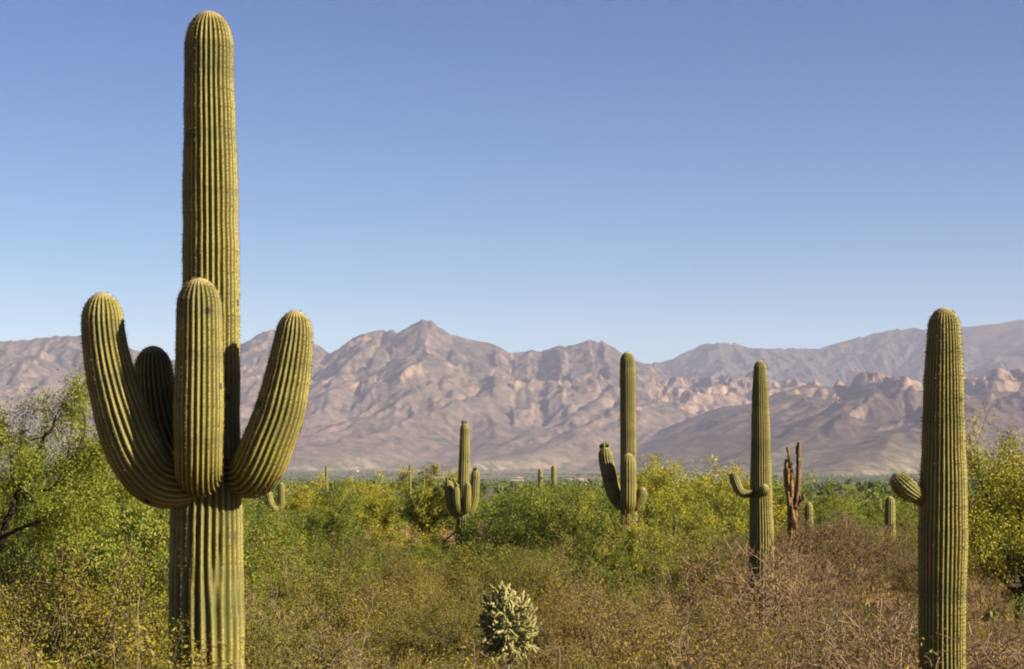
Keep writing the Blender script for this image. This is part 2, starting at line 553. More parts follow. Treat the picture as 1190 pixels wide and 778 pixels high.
bmp = nt.nodes.new('ShaderNodeBump'); bmp.inputs['Strength'].default_value = 0.8; bmp.inputs['Distance'].default_value = 9.0
nt.links.new(geo_noise(nt, 0.018, 7, 0.7), bmp.inputs['Height']); nt.links.new(bmp.outputs[0], p.inputs['Normal'])
gy2, gx2 = np.gradient(height, ys, xs)
steepv = np.clip(np.hypot(gx2, gy2) / 1.3, 0, 1) * (0.35 + 0.65 * np.clip(hi, 0, 1))
wooded = 0.9 * sstep(0, 40, hR - np.maximum(hB, np.maximum(hD, hA))) + 0.55 * sstep(0.6, 0.9, base / 640.0) * (hB > hR)
wooded = np.clip(wooded, 0, 1)
steepv = steepv * (1 - 0.85 * wooded)
mountains = link('mountains', make_mesh('mountains', mv, mf, [mm], attrs={'rise': np.clip(height / 800, 0, 1).ravel(), 'steep': steepv.ravel(), 'wooded': wooded.ravel(), 'dull': (0.75 * sstep(-20, 60, hA - np.maximum(hB, hD))).ravel()}, smooth=True))
tag(mountains, kind='structure')

# ------------------------------------------------------------------ haze: the air between here and the mountains
hx, hy0, hy1, hz0, hz1 = 18500.0, -18500.0, 18500.0, -12.0, 1350.0
hv = np.array([(sx_, sy_, sz_) for sz_ in (hz0, hz1) for sx_, sy_ in ((-hx, hy0), (hx, hy0), (hx, hy1), (-hx, hy1))])
hf = np.array([(3, 2, 1, 0), (4, 5, 6, 7), (0, 1, 5, 4), (1, 2, 6, 5), (2, 3, 7, 6), (3, 0, 4, 7)])
mh = bpy.data.materials.new('haze_air'); mh.use_nodes = True
nt = mh.node_tree
for n in list(nt.nodes): nt.nodes.remove(n)
out = nt.nodes.new('ShaderNodeOutputMaterial'); pv = nt.nodes.new('ShaderNodeVolumePrincipled')
pv.inputs['Color'].default_value = (0.62, 0.68, 1.0, 1)
pv.inputs['Density'].default_value = 3.2e-5
pv.inputs['Anisotropy'].default_value = 0.0
nt.links.new(pv.outputs[0], out.inputs['Volume'])
haze = link('haze', make_mesh('haze', hv, hf, [mh]))
tag(haze, kind='stuff')


# ------------------------------------------------------------------ saguaros
def spline(pts, n):
    """Catmull-Rom through pts (rows x,y,z,r), resampled evenly."""
    P = np.asarray(pts, float)
    P = np.vstack([2 * P[0] - P[1], P, 2 * P[-1] - P[-2]])
    out = []
    for i in range(1, len(P) - 2):
        t = np.linspace(0, 1, 24, endpoint=False)[:, None]
        p0, p1, p2, p3 = P[i - 1], P[i], P[i + 1], P[i + 2]
        out.append(0.5 * ((2 * p1) + (-p0 + p2) * t + (2 * p0 - 5 * p1 + 4 * p2 - p3) * t ** 2 + (-p0 + 3 * p1 - 3 * p2 + p3) * t ** 3))
    Q = np.vstack(out + [P[-2][None]])
    s = np.concatenate([[0], np.cumsum(np.linalg.norm(np.diff(Q[:, :3], axis=0), axis=1))])
    return Q, s


def ribbed(pts, ribs, depth=0.13, seg=0.05, per=6, ribs_low=None, low_s=None, dome=1.35, start_dome=False, seed=0, spines=True, waves=0.03, spine_len=0.024):
    """A ribbed cactus column along a path. Returns verts, quads, tris and attributes."""
    r_ = np.random.default_rng(seed)
    Q, s = spline(pts, 0)
    L = s[-1]
    rmax = Q[:, 3].max()
    n = max(14, int(L / seg))
    S = np.linspace(0, L, n)
    rt = np.interp(L, s, Q[:, 3])
    Ld = rt * dome
    tail = np.linspace(0, 1, 14) ** 0.6
    S = np.concatenate([S[S < L - Ld], L - Ld + Ld * np.sin(np.linspace(0, math.pi / 2, 12))])
    if start_dome:
        S = np.unique(np.concatenate([S, rmax * (1 - np.cos(np.linspace(0, math.pi / 2, 7)))]))
    C = np.stack([np.interp(S, s, Q[:, k]) for k in range(3)], 1)
    R = np.interp(S, s, Q[:, 3])
    R = R * (1 + waves * (fbm(S / 0.28, S * 0 + seed, 3, seed + 7) - 0.5) * 2)
    q = np.clip((S - (L - Ld)) / Ld, 0, 1)
    R = R * np.sqrt(np.clip(1 - q ** 2, 0.0004, 1))
    if start_dome:
        q0 = np.clip(1 - S / rmax, 0, 1)
        R = R * np.sqrt(np.clip(1 - q0 ** 2, 0.02, 1))
    T = np.gradient(C, S, axis=0); T /= np.linalg.norm(T, axis=1)[:, None]
    N = np.zeros_like(T); v = np.array([0, -1.0, 0]) if abs(T[0][1]) < 0.9 else np.array([0, 0, -1.0])
    for i in range(len(S)):
        v = v - T[i] * v.dot(T[i]); v /= np.linalg.norm(v); N[i] = v
    B = np.cross(T, N)
    na = ribs * per
    th = np.arange(na) / na * 2 * math.pi
    off = 0.10 * (vnoise(S[:, None] / 0.9 + th[None] * 0, th[None] * 3 + S[:, None] * 0, seed + 3) - 0.5)

    def prof(nn):
        ph = (th[None] + off * 6 / nn) * nn / (2 * math.pi) + 0.5
        ph = ph - np.floor(ph)
        e = np.abs(2 * ph - 1)                       # 0 on the ridge, 1 in the groove
        return 1 - e ** 1.15
    h = prof(ribs)
    if ribs_low:
        k = sstep(-0.35, 0.35, low_s - S[:, None] + 0.5 * (vnoise(th[None] * 2 + S[:, None] * 0, S[:, None] * 0, seed + 9) - 0.5))
        h = h * (1 - k) + prof(ribs_low) * k
    fade = np.clip((L - S) / (0.5 * Ld), 0, 1)[:, None]
    hh = h * (0.35 + 0.65 * fade) + (1 - (0.35 + 0.65 * fade)) * 0.6
    rr = R[:, None] * (1 - depth * (1 - hh)) * (1 + 0.012 * (vnoise(S[:, None] / 0.06 + th[None] * 0, th[None] * ribs / 6.283 + S[:, None] * 0, seed + 1) - 0.5))
    V = C[:, None] + rr[..., None] * (np.cos(th)[None, :, None] * N[:, None] + np.sin(th)[None, :, None] * B[:, None])
    m = len(S)
    verts = V.reshape(-1, 3)
    I, J = np.meshgrid(np.arange(m - 1), np.arange(na), indexing='ij')
    J2 = (J + 1) % na
    quads = np.stack([I * na + J, I * na + J2, (I + 1) * na + J2, (I + 1) * na + J], -1).reshape(-1, 4)
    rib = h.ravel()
    tipv = np.repeat(np.clip(1 - (L - S) / (0.42 * rt), 0, 1) ** 0.7, na) * 0.85
    band = np.repeat(sstep(0.45, 0.7, fbm(S / 0.22, S * 0 + 5, 3, seed + 17)), na)
    caps = [np.arange(na)[::-1][None]]
    verts = np.vstack([verts, C[-1:] + T[-1:] * 0.004]); top = len(verts) - 1
    rib = np.append(rib, 0.7); tipv = np.append(tipv, 0.9); band = np.append(band, 0)
    tris = np.stack([(m - 1) * na + np.arange(na), (m - 1) * na + (np.arange(na) + 1) % na, np.full(na, top)], -1)
    if spines:
        pos, nrm, tan = [], [], []
        step = 0.03
        for sk in np.arange(0.05 if not start_dome else rmax * 0.5, L - 0.01, step):
            i = min(np.searchsorted(S, sk), m - 1)
            nn = ribs_low if (ribs_low and sk < low_s) else ribs
            for k in range(nn):
                t0 = 2 * math.pi * k / nn
                j = int(round(t0 / (2 * math.pi) * na)) % na
                t1 = th[j] - off[i, 0] * 6 / nn * 1.0
                d = math.cos(t1) * N[i] + math.sin(t1) * B[i]
                pos.append(C[i] + d * rr[i].max() * 0.995 + T[i] * r_.uniform(-.01, .01)); nrm.append(d); tan.append(T[i])
        pos = np.array(pos); nrm = np.array(nrm); tan = np.array(tan)
        if len(pos):
            K = 5
            P = np.repeat(pos, K, 0); D = np.repeat(nrm, K, 0) * 0.9 + r_.normal(0, 0.75, (len(pos) * K, 3))
            D /= np.linalg.norm(D, axis=1)[:, None]
            W = np.cross(D, r_.normal(0, 1, D.shape)); W /= np.linalg.norm(W, axis=1)[:, None]
            ln = r_.uniform(0.5, 1.15, (len(P), 1)) * spine_len
            a = P - W * 0.0016; b = P + W * 0.0016; c = P + D * ln
            b0 = len(verts)
            sv = np.stack([a, b, c], 1).reshape(-1, 3)
            verts = np.vstack([verts, sv])
            st_ = (np.arange(len(P))[:, None] * 3 + np.arange(3)[None]) + b0
            rib = np.append(rib, np.ones(len(sv))); tipv = np.append(tipv, np.zeros(len(sv)))
            band = np.append(band, np.repeat(r_.uniform(0, 1, len(P)), 3))
        else:
            st_ = np.zeros((0, 3), int)
    else:
        st_ = np.zeros((0, 3), int)
    faces = [quads, tris, st_] + caps
    mi = [np.zeros(len(quads)), np.zeros(len(tris)), np.ones(len(st_)), np.zeros(1)]
    return verts, faces, mi, {'rib': rib, 'tip': tipv, 'band': band}, C[-1], T[-1]


def column_part(name, root, pts, **kw):
    origin = np.array(root.location)
    P = [(p[0] - origin[0], p[1] - origin[1], p[2] - origin[2], p[3]) for p in pts]
    v, f, mi, at, tipc, tipt = ribbed(P, **kw)
    f2 = [x for x in f if len(x)]
    mi2 = [x for x in mi if len(x)]
    sm = np.concatenate([np.full(len(x), k == 0 or k == 1) for k, x in enumerate(f) if len(x)])
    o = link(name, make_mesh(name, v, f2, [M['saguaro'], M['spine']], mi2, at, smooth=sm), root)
    return o, tipc, tipt


def px_path(pts, D):
    """(u, v, depth offset, radius px) -> world x, y, z, r"""
    out = []
    for u, v, dy, r in pts:
        w = world_at(u, v, D + dy)
        out.append((*w, r / F_PX * (D + dy)))
    return out


def blob_mesh(name, centers, radii, stretch, axis, mat, seg=6):
    th = np.linspace(0, 2 * math.pi, seg, endpoint=False); ph = np.linspace(0.0, math.pi, 5)
    vs, fs = [], []
    for c, r in zip(centers, radii):
        b0 = sum(len(x) for x in vs)
        ring = np.array([[math.sin(p) * math.cos(t) * r, math.sin(p) * math.sin(t) * r, math.cos(p) * r * stretch] for p in ph for t in th])
        vs.append(ring + c)
        for i in range(4):
            for j in range(seg):
                fs.append((b0 + i * seg + j, b0 + (i + 1) * seg + j, b0 + (i + 1) * seg + (j + 1) % seg, b0 + i * seg + (j + 1) % seg))
    return make_mesh(name, np.vstack(vs), np.array(fs), [mat], smooth=True)


def flower_buds(root, tip, r, n, seed):
    g = np.random.default_rng(seed)
    a = g.uniform(0, 6.28, n); q = np.sqrt(g.uniform(0.0, 1, n)) * r * 0.62
    c = np.stack([np.cos(a) * q, np.sin(a) * q, 0.05 * g.uniform(0, 1, n) + 0.02 - (q / r) ** 2 * r * 0.5], 1) + tip
    link('flower_buds', blob_mesh('flower_buds', c, g.uniform(0.032, 0.044, n), 1.5, None, M['bud']), root)


def saguaro(label, u, D, trunk, arms, ribs=20, per=6, seg=0.05, group='saguaros standing in the scrub', ribs_low=None, low_v=None, seed=0, depth=0.13, buds=(), spines=True, arm_ribs=None, vbase=None):
    bx = (u - CX) / F_PX * D
    bz = gz1(bx, D)
    root = empty('saguaro', (bx, D, bz))
    tag(root, label, 'saguaro', group)
    P = px_path(trunk, D)
    P = [(P[0][0], P[0][1], bz - 0.05, P[0][3])] + P[0:] if P[0][2] > bz + 0.3 else P
    low_s = None
    if low_v is not None:
        low_s = float(world_at(u, low_v, D)[2] - bz)
    _, tip, tt = column_part('stem', root, P, ribs=ribs, per=per, seg=seg, ribs_low=ribs_low, low_s=low_s, seed=seed, depth=depth, spines=spines)
    tips = [(tip, trunk[-1][3] / F_PX * D)]
    for k, arm in enumerate(arms):
        o, tip, tt = column_part('arm', root, px_path(arm, D), ribs=arm_ribs or max(12, ribs - 3), per=per, seg=seg, start_dome=True, seed=seed + 11 * (k + 1), depth=depth, spines=spines)
        tips.append((tip, arm[-1][3] / F_PX * D))
    for b in buds:
        flower_buds(root, tips[b][0], tips[b][1] * 1.0, 9, seed + 50 + b)
    return root


BIG_D = 20.0
saguaro('tallest saguaro, thick ribbed stem with four upturned arms, at the left of the picture', 241, BIG_D,
        [(241, 780, 0, 43), (240, 700, 0, 43.5), (240, 620, 0, 43), (241, 560, 0, 40), (243, 480, 0, 36), (245, 390, 0, 33.5), (245, 300, 0, 32.5), (244.5, 230, 0, 32.5),
         (244, 160, 0, 31), (243, 100, 0, 29.3), (243, 60, 0, 28.5), (242.5, 13, 0, 28)],
        [[(238, 553, -0.08, 24), (208, 559, -0.26, 30), (183, 556, -0.36, 33.5), (163, 534, -0.40, 34), (147, 500, -0.43, 32.5), (133, 455, -0.44, 29.5), (124, 415, -0.44, 27), (119.5, 380, -0.44, 25), (118.5, 340, -0.44, 23.5)],
         [(236, 548, 0.1, 20), (214, 545, 0.30, 26), (198, 524, 0.42, 28), (186, 488, 0.46, 27), (180, 450, 0.46, 24.5), (178, 425, 0.46, 22.5), (177, 402, 0.46, 21)],
         [(238, 540, -0.12, 22), (233, 550, -0.36, 26), (230.5, 546, -0.56, 27.5), (230.5, 520, -0.66, 28.5), (231, 470, -0.68, 29), (231.5, 410, -0.68, 27.5), (231.5, 365, -0.68, 26.3), (231, 323, -0.68, 25.5)],
         [(262, 550, 0.02, 21), (280, 551, -0.12, 26), (294, 549, -0.26, 29.5), (303, 536, -0.34, 30.5), (313, 512, -0.37, 30.5), (324, 482, -0.37, 29.5), (333, 444, -0.37, 27.5), (339, 410, -0.37, 24.5), (342, 388, -0.37, 22), (343.5, 361, -0.37, 20.5)]],
        ribs=30, per=6, seg=0.035, ribs_low=22, low_v=655, seed=3, arm_ribs=26, depth=0.125)

saguaro('single tall column saguaro with one small bulb-shaped arm bud, at the right of the picture', 1096, 19.0,
        [(1095, 780, 0, 26.5), (1095, 700, 0, 26.8), (1096, 620, 0, 28), (1096.5, 560, 0, 26.8), (1096.5, 500, 0, 24.6), (1096.5, 450, 0, 22.7), (1097, 400, 0, 20.3), (1097, 380, 0, 19), (1097, 357.5, 0, 18.5)],
        [[(1078, 580, 0.0, 8), (1067, 576, -0.05, 10.5), (1055, 568.5, -0.08, 13.5), (1046, 560, -0.08, 13.2), (1038.5, 551, -0.08, 12)]],
        ribs=32, per=6, seg=0.035, seed=23, arm_ribs=20, depth=0.11)

saguaro('tapering saguaro with one thin elbow arm and a front stub', 884.5, 38.0,
        [(885, 655, 0, 14.5), (885, 620, 0, 14), (884.5, 590, 0, 13.3), (884.3, 560, 0, 12.4), (884, 500, 0, 10.8), (883.5, 460, 0, 9.6), (883.3, 435, 0, 8), (883.2, 419, 0, 6.5)],
        [[(878, 571, -0.05, 4.5), (868, 574, -0.12, 5), (860, 571, -0.15, 5.4), (855.5, 562, -0.15, 5.8), (851.5, 549, -0.15, 5.2)],
         [(884, 571, -0.1, 4.5), (886, 572, -0.28, 5.5), (888, 570, -0.40, 6.2), (889, 563, -0.44, 5.6)]],
        ribs=26, per=5, seg=0.05, seed=37, arm_ribs=15)

saguaro('saguaro with one long arm, one front arm and a short stub beside yellow palo verdes', 730, 50.0,
        [(731, 640, 0, 9.8), (731, 600, 0, 9.8), (730.5, 560, 0, 9.4), (730, 500, 0, 9.3), (729.5, 440, 0, 9.2), (729.3, 425, 0, 8.8), (729, 409, 0, 8)],
        [[(730, 588, -0.05, 7), (721, 584, -0.1, 8.4), (713.5, 572, -0.12, 9), (708, 552, -0.12, 9), (704.5, 535, -0.12, 8.6), (703, 519, -0.12, 8)],
         [(730, 584, -0.1, 7), (729.5, 590, -0.3, 8), (730, 583, -0.45, 9), (730, 560, -0.5, 9.2), (730, 540, -0.5, 9), (730, 527, -0.5, 8.2)],
         [(733, 590, -0.05, 5.5), (739, 588, -0.1, 6.2), (744, 580, -0.12, 6.8), (748, 567, -0.12, 6.2)]],
        ribs=24, per=5, seg=0.06, seed=51, arm_ribs=18, buds=(1,))

saguaro('small bushy saguaro with five bud-tipped columns, standing in front of the green mesquites', 538, 70.0,
        [(537, 660, 0, 8), (537.5, 630, 0, 8), (538, 600, 0, 7.6), (539, 560, 0, 7), (540, 520, 0, 6.1), (540, 505, 0, 5.6), (540, 492, 0, 5)],
        [[(537, 600, -0.05, 4.5), (530, 597, -0.15, 5.5), (524.5, 588, -0.2, 6), (522.5, 573, -0.2, 6), (521, 558, -0.2, 5.2)],
         [(537, 598, -0.1, 4), (532.5, 592, -0.35, 4.6), (530.5, 580, -0.42, 4.8), (530, 565, -0.42, 4.3)],
         [(539, 594, -0.1, 4), (542, 592, -0.35, 4.5), (543, 580, -0.42, 4.8), (543.5, 561, -0.42, 4.3)],
         [(540, 597, 0, 4.5), (547, 593, 0.05, 5.4), (551, 580, 0.05, 5.7), (552, 565, 0.05, 5.6), (553, 546, 0.05, 5)]],
        ribs=16, per=5, seg=0.08, seed=67, buds=(0, 1, 2, 4))

for lab, u, D, tr, arms in [
    ('short bare saguaro column standing close beside the dead woody skeleton', 940, 62.0, [(940, 640, 0, 5.2), (940, 600, 0, 5.2), (940, 584, 0, 4.4)], []),
    ('short stout saguaro post between the dead skeleton and the bulb-budded saguaro', 1034.5, 66.0, [(1034.5, 640, 0, 6.2), (1034.5, 600, 0, 6.2), (1034.5, 577, 0, 5.4)], []),
    ('thin far saguaro stub just behind the short stout saguaro post', 1022.5, 120.0, [(1022.5, 600, 0, 2.6), (1022.5, 580, 0, 2.4)], []),
    ('shorter of two far saguaro posts on the scrub line, left of its twin', 628, 150.0, [(628, 600, 0, 3.2), (628, 570, 0, 3.2), (628, 545, 0, 2.7)], []),
    ('taller of two far saguaro posts on the scrub line, right of its twin', 643.5, 140.0, [(643.5, 600, 0, 3.6), (643.5, 570, 0, 3.6), (643.5, 541, 0, 3)], []),
    ('distant saguaro seen through the feathery green mesquite tree', 112, 110.0, [(112, 600, 0, 3.6), (112, 562, 0, 3.6), (112, 540, 0, 3)], []),
    ('far two-armed saguaro just right of the tallest saguaro', 326, 85.0, [(327, 620, 0, 4.6), (327, 590, 0, 4.6), (327, 561, 0, 4)],
     [[(326, 592, 0, 4), (319, 592, -0.1, 4.6), (314, 584, -0.1, 4.8), (312, 570, -0.1, 4.2)]]),
    ('thin dark distant saguaro above the scrub between the far two-armed saguaro and yellow palo verde', 379.5, 190.0, [(380, 590, 0, 1.7), (379.5, 560, 0, 1.7), (379, 541, 0, 1.4)], []),
    ('thin distant saguaro poking up behind the yellow palo verde crown', 476.5, 190.0, [(476.5, 590, 0, 1.5), (476.5, 560, 0, 1.5), (476.5, 539, 0, 1.2)], []),
]:
    saguaro(lab, u, D, tr, arms, ribs=14, per=4, seg=0.12, seed=int(u), group='small far saguaros', spines=D < 80)


# ------------------------------------------------------------------ branching plants
def prisms(segs, sides=4):
    """segs (n, 8): p0, p1, r0, r1 -> verts, quads"""
    segs = np.asarray(segs, float)
    p0, p1, r0, r1 = segs[:, :3], segs[:, 3:6], segs[:, 6], segs[:, 7]
    d = p1 - p0; d /= np.linalg.norm(d, axis=1)[:, None] + 1e-9
    ref = np.where(np.abs(d[:, 2:3]) < 0.9, np.array([[0, 0, 1.0]]), np.array([[1.0, 0, 0]]))
    a = np.cross(d, ref); a /= np.linalg.norm(a, axis=1)[:, None]
    b = np.cross(d, a)
    th = np.arange(sides) / sides * 2 * math.pi
    ring = np.cos(th)[None, :, None] * a[:, None] + np.sin(th)[None, :, None] * b[:, None]
    V = np.concatenate([p0[:, None] + ring * r0[:, None, None], p1[:, None] + ring * r1[:, None, None]], 1)
    n = len(segs); k = np.arange(sides); k2 = (k + 1) % sides
    q = np.stack([k, k2, sides + k2, sides + k], -1)
    Fq = (np.arange(n)[:, None, None] * 2 * sides + q[None]).reshape(-1, 4)
    return V.reshape(-1, 3), Fq


def leaf_cards(c, ln, wd, g, updroop=0.0, dirs=None):
    n = len(c)
    d = g.normal(0, 1, (n, 3)) if dirs is None else dirs + g.normal(0, 0.5, (n, 3))
    d[:, 2] += updroop
    d /= np.linalg.norm(d, axis=1)[:, None]
    w = np.cross(d, g.normal(0, 1, (n, 3))); w /= np.linalg.norm(w, axis=1)[:, None] + 1e-9
    l = ln * g.uniform(0.6, 1.3, (n, 1)); ww = wd * g.uniform(0.7, 1.3, (n, 1))
    V = np.stack([c, c + d * l * 0.5 + w * ww * 0.5, c + d * l, c + d * l * 0.5 - w * ww * 0.5], 1).reshape(-1, 3)
    Fq = np.arange(4 * n).reshape(-1, 4)
    return V, Fq


class Plant:
    """Grows a branching skeleton; ends hold the twig tips where leaves sit."""
    def __init__(self, seed):
        self.g = np.random.default_rng(seed)
        self.segs, self.ends, self.twigs = [], [], []

    def grow(self, p, d, length, r, level, split, bend, shrink, rise, pieces=3, rfac=0.62):
        g = self.g
        q = p.copy(); dd = d.copy()
        rr = r
        for k in range(pieces):
            dd = dd + g.normal(0, bend, 3) + np.array([0, 0, rise])
            dd /= np.linalg.norm(dd)
            q2 = q + dd * length / pieces
            r2 = rr * (0.90 if level else 0.75)
            self.segs.append((*q, *q2, rr, r2))
            if level <= 1: self.twigs.append((q, q2))
            if level > 0 and k < pieces - 1 and g.random() < 0.55:
                s = dd + g.normal(0, 0.65, 3); s /= np.linalg.norm(s)
                self.grow(q2, s, length * shrink * g.uniform(0.6, 0.9), r2 * 0.55, level - 1, split, bend, shrink, rise, pieces, rfac)
            q, rr = q2, r2
        if level == 0:
            self.ends.append(q); return
        for k in range(split):
            s = dd + g.normal(0, 0.5, 3); s /= np.linalg.norm(s)
            self.grow(q, s, length * shrink * g.uniform(0.75, 1.15), rr * rfac, level - 1, split, bend, shrink, rise, pieces, rfac)


def scale_to(pl, H, W):
    """Fit the skeleton to height H and width W."""
    s = np.array([x[:6] for x in pl.segs]); pts = s.reshape(-1, 3)
    top = np.percentile(pts[:, 2], 99.5); wid = np.percentile(np.hypot(pts[:, 0], pts[:, 1]), 97)
    f = np.array([W / 2 / wid, W / 2 / wid, H / top])
    pl.segs = [(*(np.array(x[:3]) * f), *(np.array(x[3:6]) * f), x[6], x[7]) for x in pl.segs]
    pl.ends = [e * f for e in pl.ends]
    pl.twigs = [(a * f, b * f) for a, b in pl.twigs]


def leaf_points(pl, n, spread, clump=0.3):
    g = pl.g
    tw = np.array([np.concatenate(t) for t in pl.twigs])
    # clumps: some twigs carry many leaves, some few
    wgt = g.gamma(clump, 1.0, len(tw)) + 0.012
    k = g.choice(len(tw), n, p=wgt / wgt.sum())
    t = g.uniform(0, 1, (n, 1))
    P = tw[k, :3] * (1 - t) + tw[k, 3:] * t + g.normal(0, spread, (n, 3))
    P[:, 2] = np.maximum(P[:, 2], 0.03)
    return P, k


def plant_parts(pl, kind_leaf, leaf_n, ln, wd, spread, wood, sides=3, droop=0.0, flower=None, wood_name='branches', leaf_name='foliage', min_r=0.0025, clump=0.3):
    g = pl.g
    sg = np.array(pl.segs); sg[:, 6:] = np.maximum(sg[:, 6:], min_r)
    wv, wf = prisms(sg, sides)
    wood_me = make_mesh(wood_name, wv, wf, [M[wood]])
    leaf_me = None
    if leaf_n:
        P, k = leaf_points(pl, leaf_n, spread, clump)
        lv, lf = leaf_cards(P, ln, wd, g, droop)
        clump = g.normal(0, 0.16, len(pl.twigs))[k]
        tint = np.clip(0.5 + clump + g.normal(0, 0.09, leaf_n), 0, 1)
        mats = [M[kind_leaf]]; mi = np.zeros(leaf_n)
        if flower:
            zt = P[:, 2] / P[:, 2].max(); rt = np.hypot(P[:, 0], P[:, 1]) / np.percentile(np.hypot(P[:, 0], P[:, 1]), 97)
            ff = 1.0 / (1 + np.exp(-(np.maximum(zt, rt * 0.9) - flower) * 14)) * (0.25 + 0.75 * (g.random(len(pl.twigs)) < 0.6)[k])
            mi = (g.random(leaf_n) < ff).astype(float)
            mats.append(M['yellow_flower'])
        leaf_me = make_mesh(leaf_name, lv, lf, mats, [mi], {'tint': np.repeat(tint, 4)})
    return wood_me, leaf_me


def multi_stem(seed, stems, spread, level, split, bend, shrink, rise, r0, length, pieces=3, low=0.25):
    pl = Plant(seed); g = pl.g
    for k in range(stems):
        a = 2 * math.pi * (k + g.uniform(-0.3, 0.3)) / stems
        el = g.uniform(low, 1.0) ** 0.8
        d = np.array([math.cos(a) * (1 - el) * spread + 0.001, math.sin(a) * (1 - el) * spread, el + 0.25]); d /= np.linalg.norm(d)
        p = np.array([math.cos(a), math.sin(a), 0]) * 0.06
        pl.grow(p, d, length * g.uniform(0.75, 1.2), r0 * g.uniform(0.7, 1.1), level, split, bend, shrink, rise, pieces)
    return pl


PROTO = {}


def proto(kind, size, parts_me, names):
    """Store a template as (size, [(part name, mesh)])."""
    PROTO.setdefault(kind, []).append((size, [(n, m) for n, m in zip(names, parts_me) if m is not None]))


for k in range(5):
    pl = multi_stem(100 + k, 13, 1.5, 3, 2, 0.13, 0.72, 0.03, 0.016, 0.62)
    scale_to(pl, 1.5, 2.0)
    proto('creosote', (1.5, 2.0), plant_parts(pl, 'creosote_leaf', 15000, 0.032, 0.013, 0.06, 'grey_twig'), ('branches', 'foliage'))
for k in range(4):
    pl = multi_stem(200 + k, 13, 1.6, 3, 2, 0.15, 0.72, 0.02, 0.014, 0.6)
    scale_to(pl, 1.4, 2.1)
    proto('olive', (1.4, 2.1), plant_parts(pl, 'olive_leaf', 11000, 0.030, 0.013, 0.06, 'grey_twig'), ('branches', 'foliage'))
for k in range(5):
    pl = multi_stem(300 + k, 14, 1.9, 3, 3, 0.22, 0.68, 0.0, 0.016, 0.55, low=0.05)
    scale_to(pl, 1.3, 2.2)
    proto('dry', (1.3, 2.2), plant_parts(pl, 'dry_leaf', 3200, 0.03, 0.014, 0.03, 'brown_twig', min_r=0.0045), ('branches', 'foliage'))
for k in range(3):
    pl = multi_stem(350 + k, 6, 1.9, 3, 2, 0.2, 0.75, 0.0, 0.015, 0.6, low=0.1)
    scale_to(pl, 1.4, 2.4)
    proto('dead', (1.4, 2.4), plant_parts(pl, 'dry_leaf', 300, 0.03, 0.014, 0.03, 'pale_branch', min_r=0.0045), ('branches', 'foliage'))
for k in range(5):
    pl = multi_stem(400 + k, 6, 1.5, 4, 2, 0.18, 0.74, 0.01, 0.05, 0.9)
    scale_to(pl, 2.6, 3.6)
    proto('mesquite', (2.6, 3.6), plant_parts(pl, 'mesquite_leaf', 25000, 0.056, 0.024, 0.085, 'dark_bark', droop=-0.5, wood_name='trunk', leaf_name='crown', min_r=0.004), ('trunk', 'crown'))
for k in range(5):
    pl = multi_stem(500 + k, 5, 1.1, 4, 2, 0.15, 0.74, 0.06, 0.045, 0.95)
    scale_to(pl, 2.9, 3.0)
    proto('paloverde', (2.9, 3.0), plant_parts(pl, 'paloverde_leaf', 22000, 0.06, 0.021, 0.06, 'green_bark', flower=0.77, wood_name='trunk', leaf_name='crown', min_r=0.004), ('trunk', 'crown'))
for k in range(2):
    pl = multi_stem(600 + k, 5, 1.2, 4, 2, 0.16, 0.74, 0.04, 0.045, 0.95)
    scale_to(pl, 2.7, 3.4)
    proto('yellow', (2.7, 3.4), plant_parts(pl, 'paloverde_leaf', 24000, 0.06, 0.024, 0.075, 'green_bark', flower=0.55, wood_name='trunk', leaf_name='crown', min_r=0.004), ('trunk', 'crown'))

INFO = {  # object name, category, look
    'creosote': ('creosote_bush', 'bush', 'yellow-green creosote bush'),
    'olive': ('olive_bush', 'bush', 'brownish olive bush'),
    'dry': ('dry_shrub', 'shrub', 'bare brown twiggy shrub'),
    'dead': ('dead_shrub', 'shrub', 'leafless grey-branched shrub'),
    'mesquite': ('mesquite_tree', 'tree', 'low green mesquite tree'),
    'paloverde': ('palo_verde_tree', 'tree', 'yellow-green palo verde tree'),
    'yellow': ('palo_verde_tree', 'tree', 'yellow-flowered palo verde tree'),
}
COUNT = {}


def put(kind, x, y, h, w, label, group, rz=None, variant=None):
    lst = PROTO[kind]
    n = COUNT.get(kind, 0); COUNT[kind] = n + 1
    (ph, pw), parts = lst[(n if variant is None else variant) % len(lst)]
    root = empty(INFO[kind][0], (x, y, gz1(x, y)), random.uniform(0, 6.28) if rz is None else rz)
    root.scale = (w / pw, w / pw, h / ph)
    for nme, me in parts:
        link(nme, me, root)
    tag(root, label, INFO[kind][1], group)
    return root


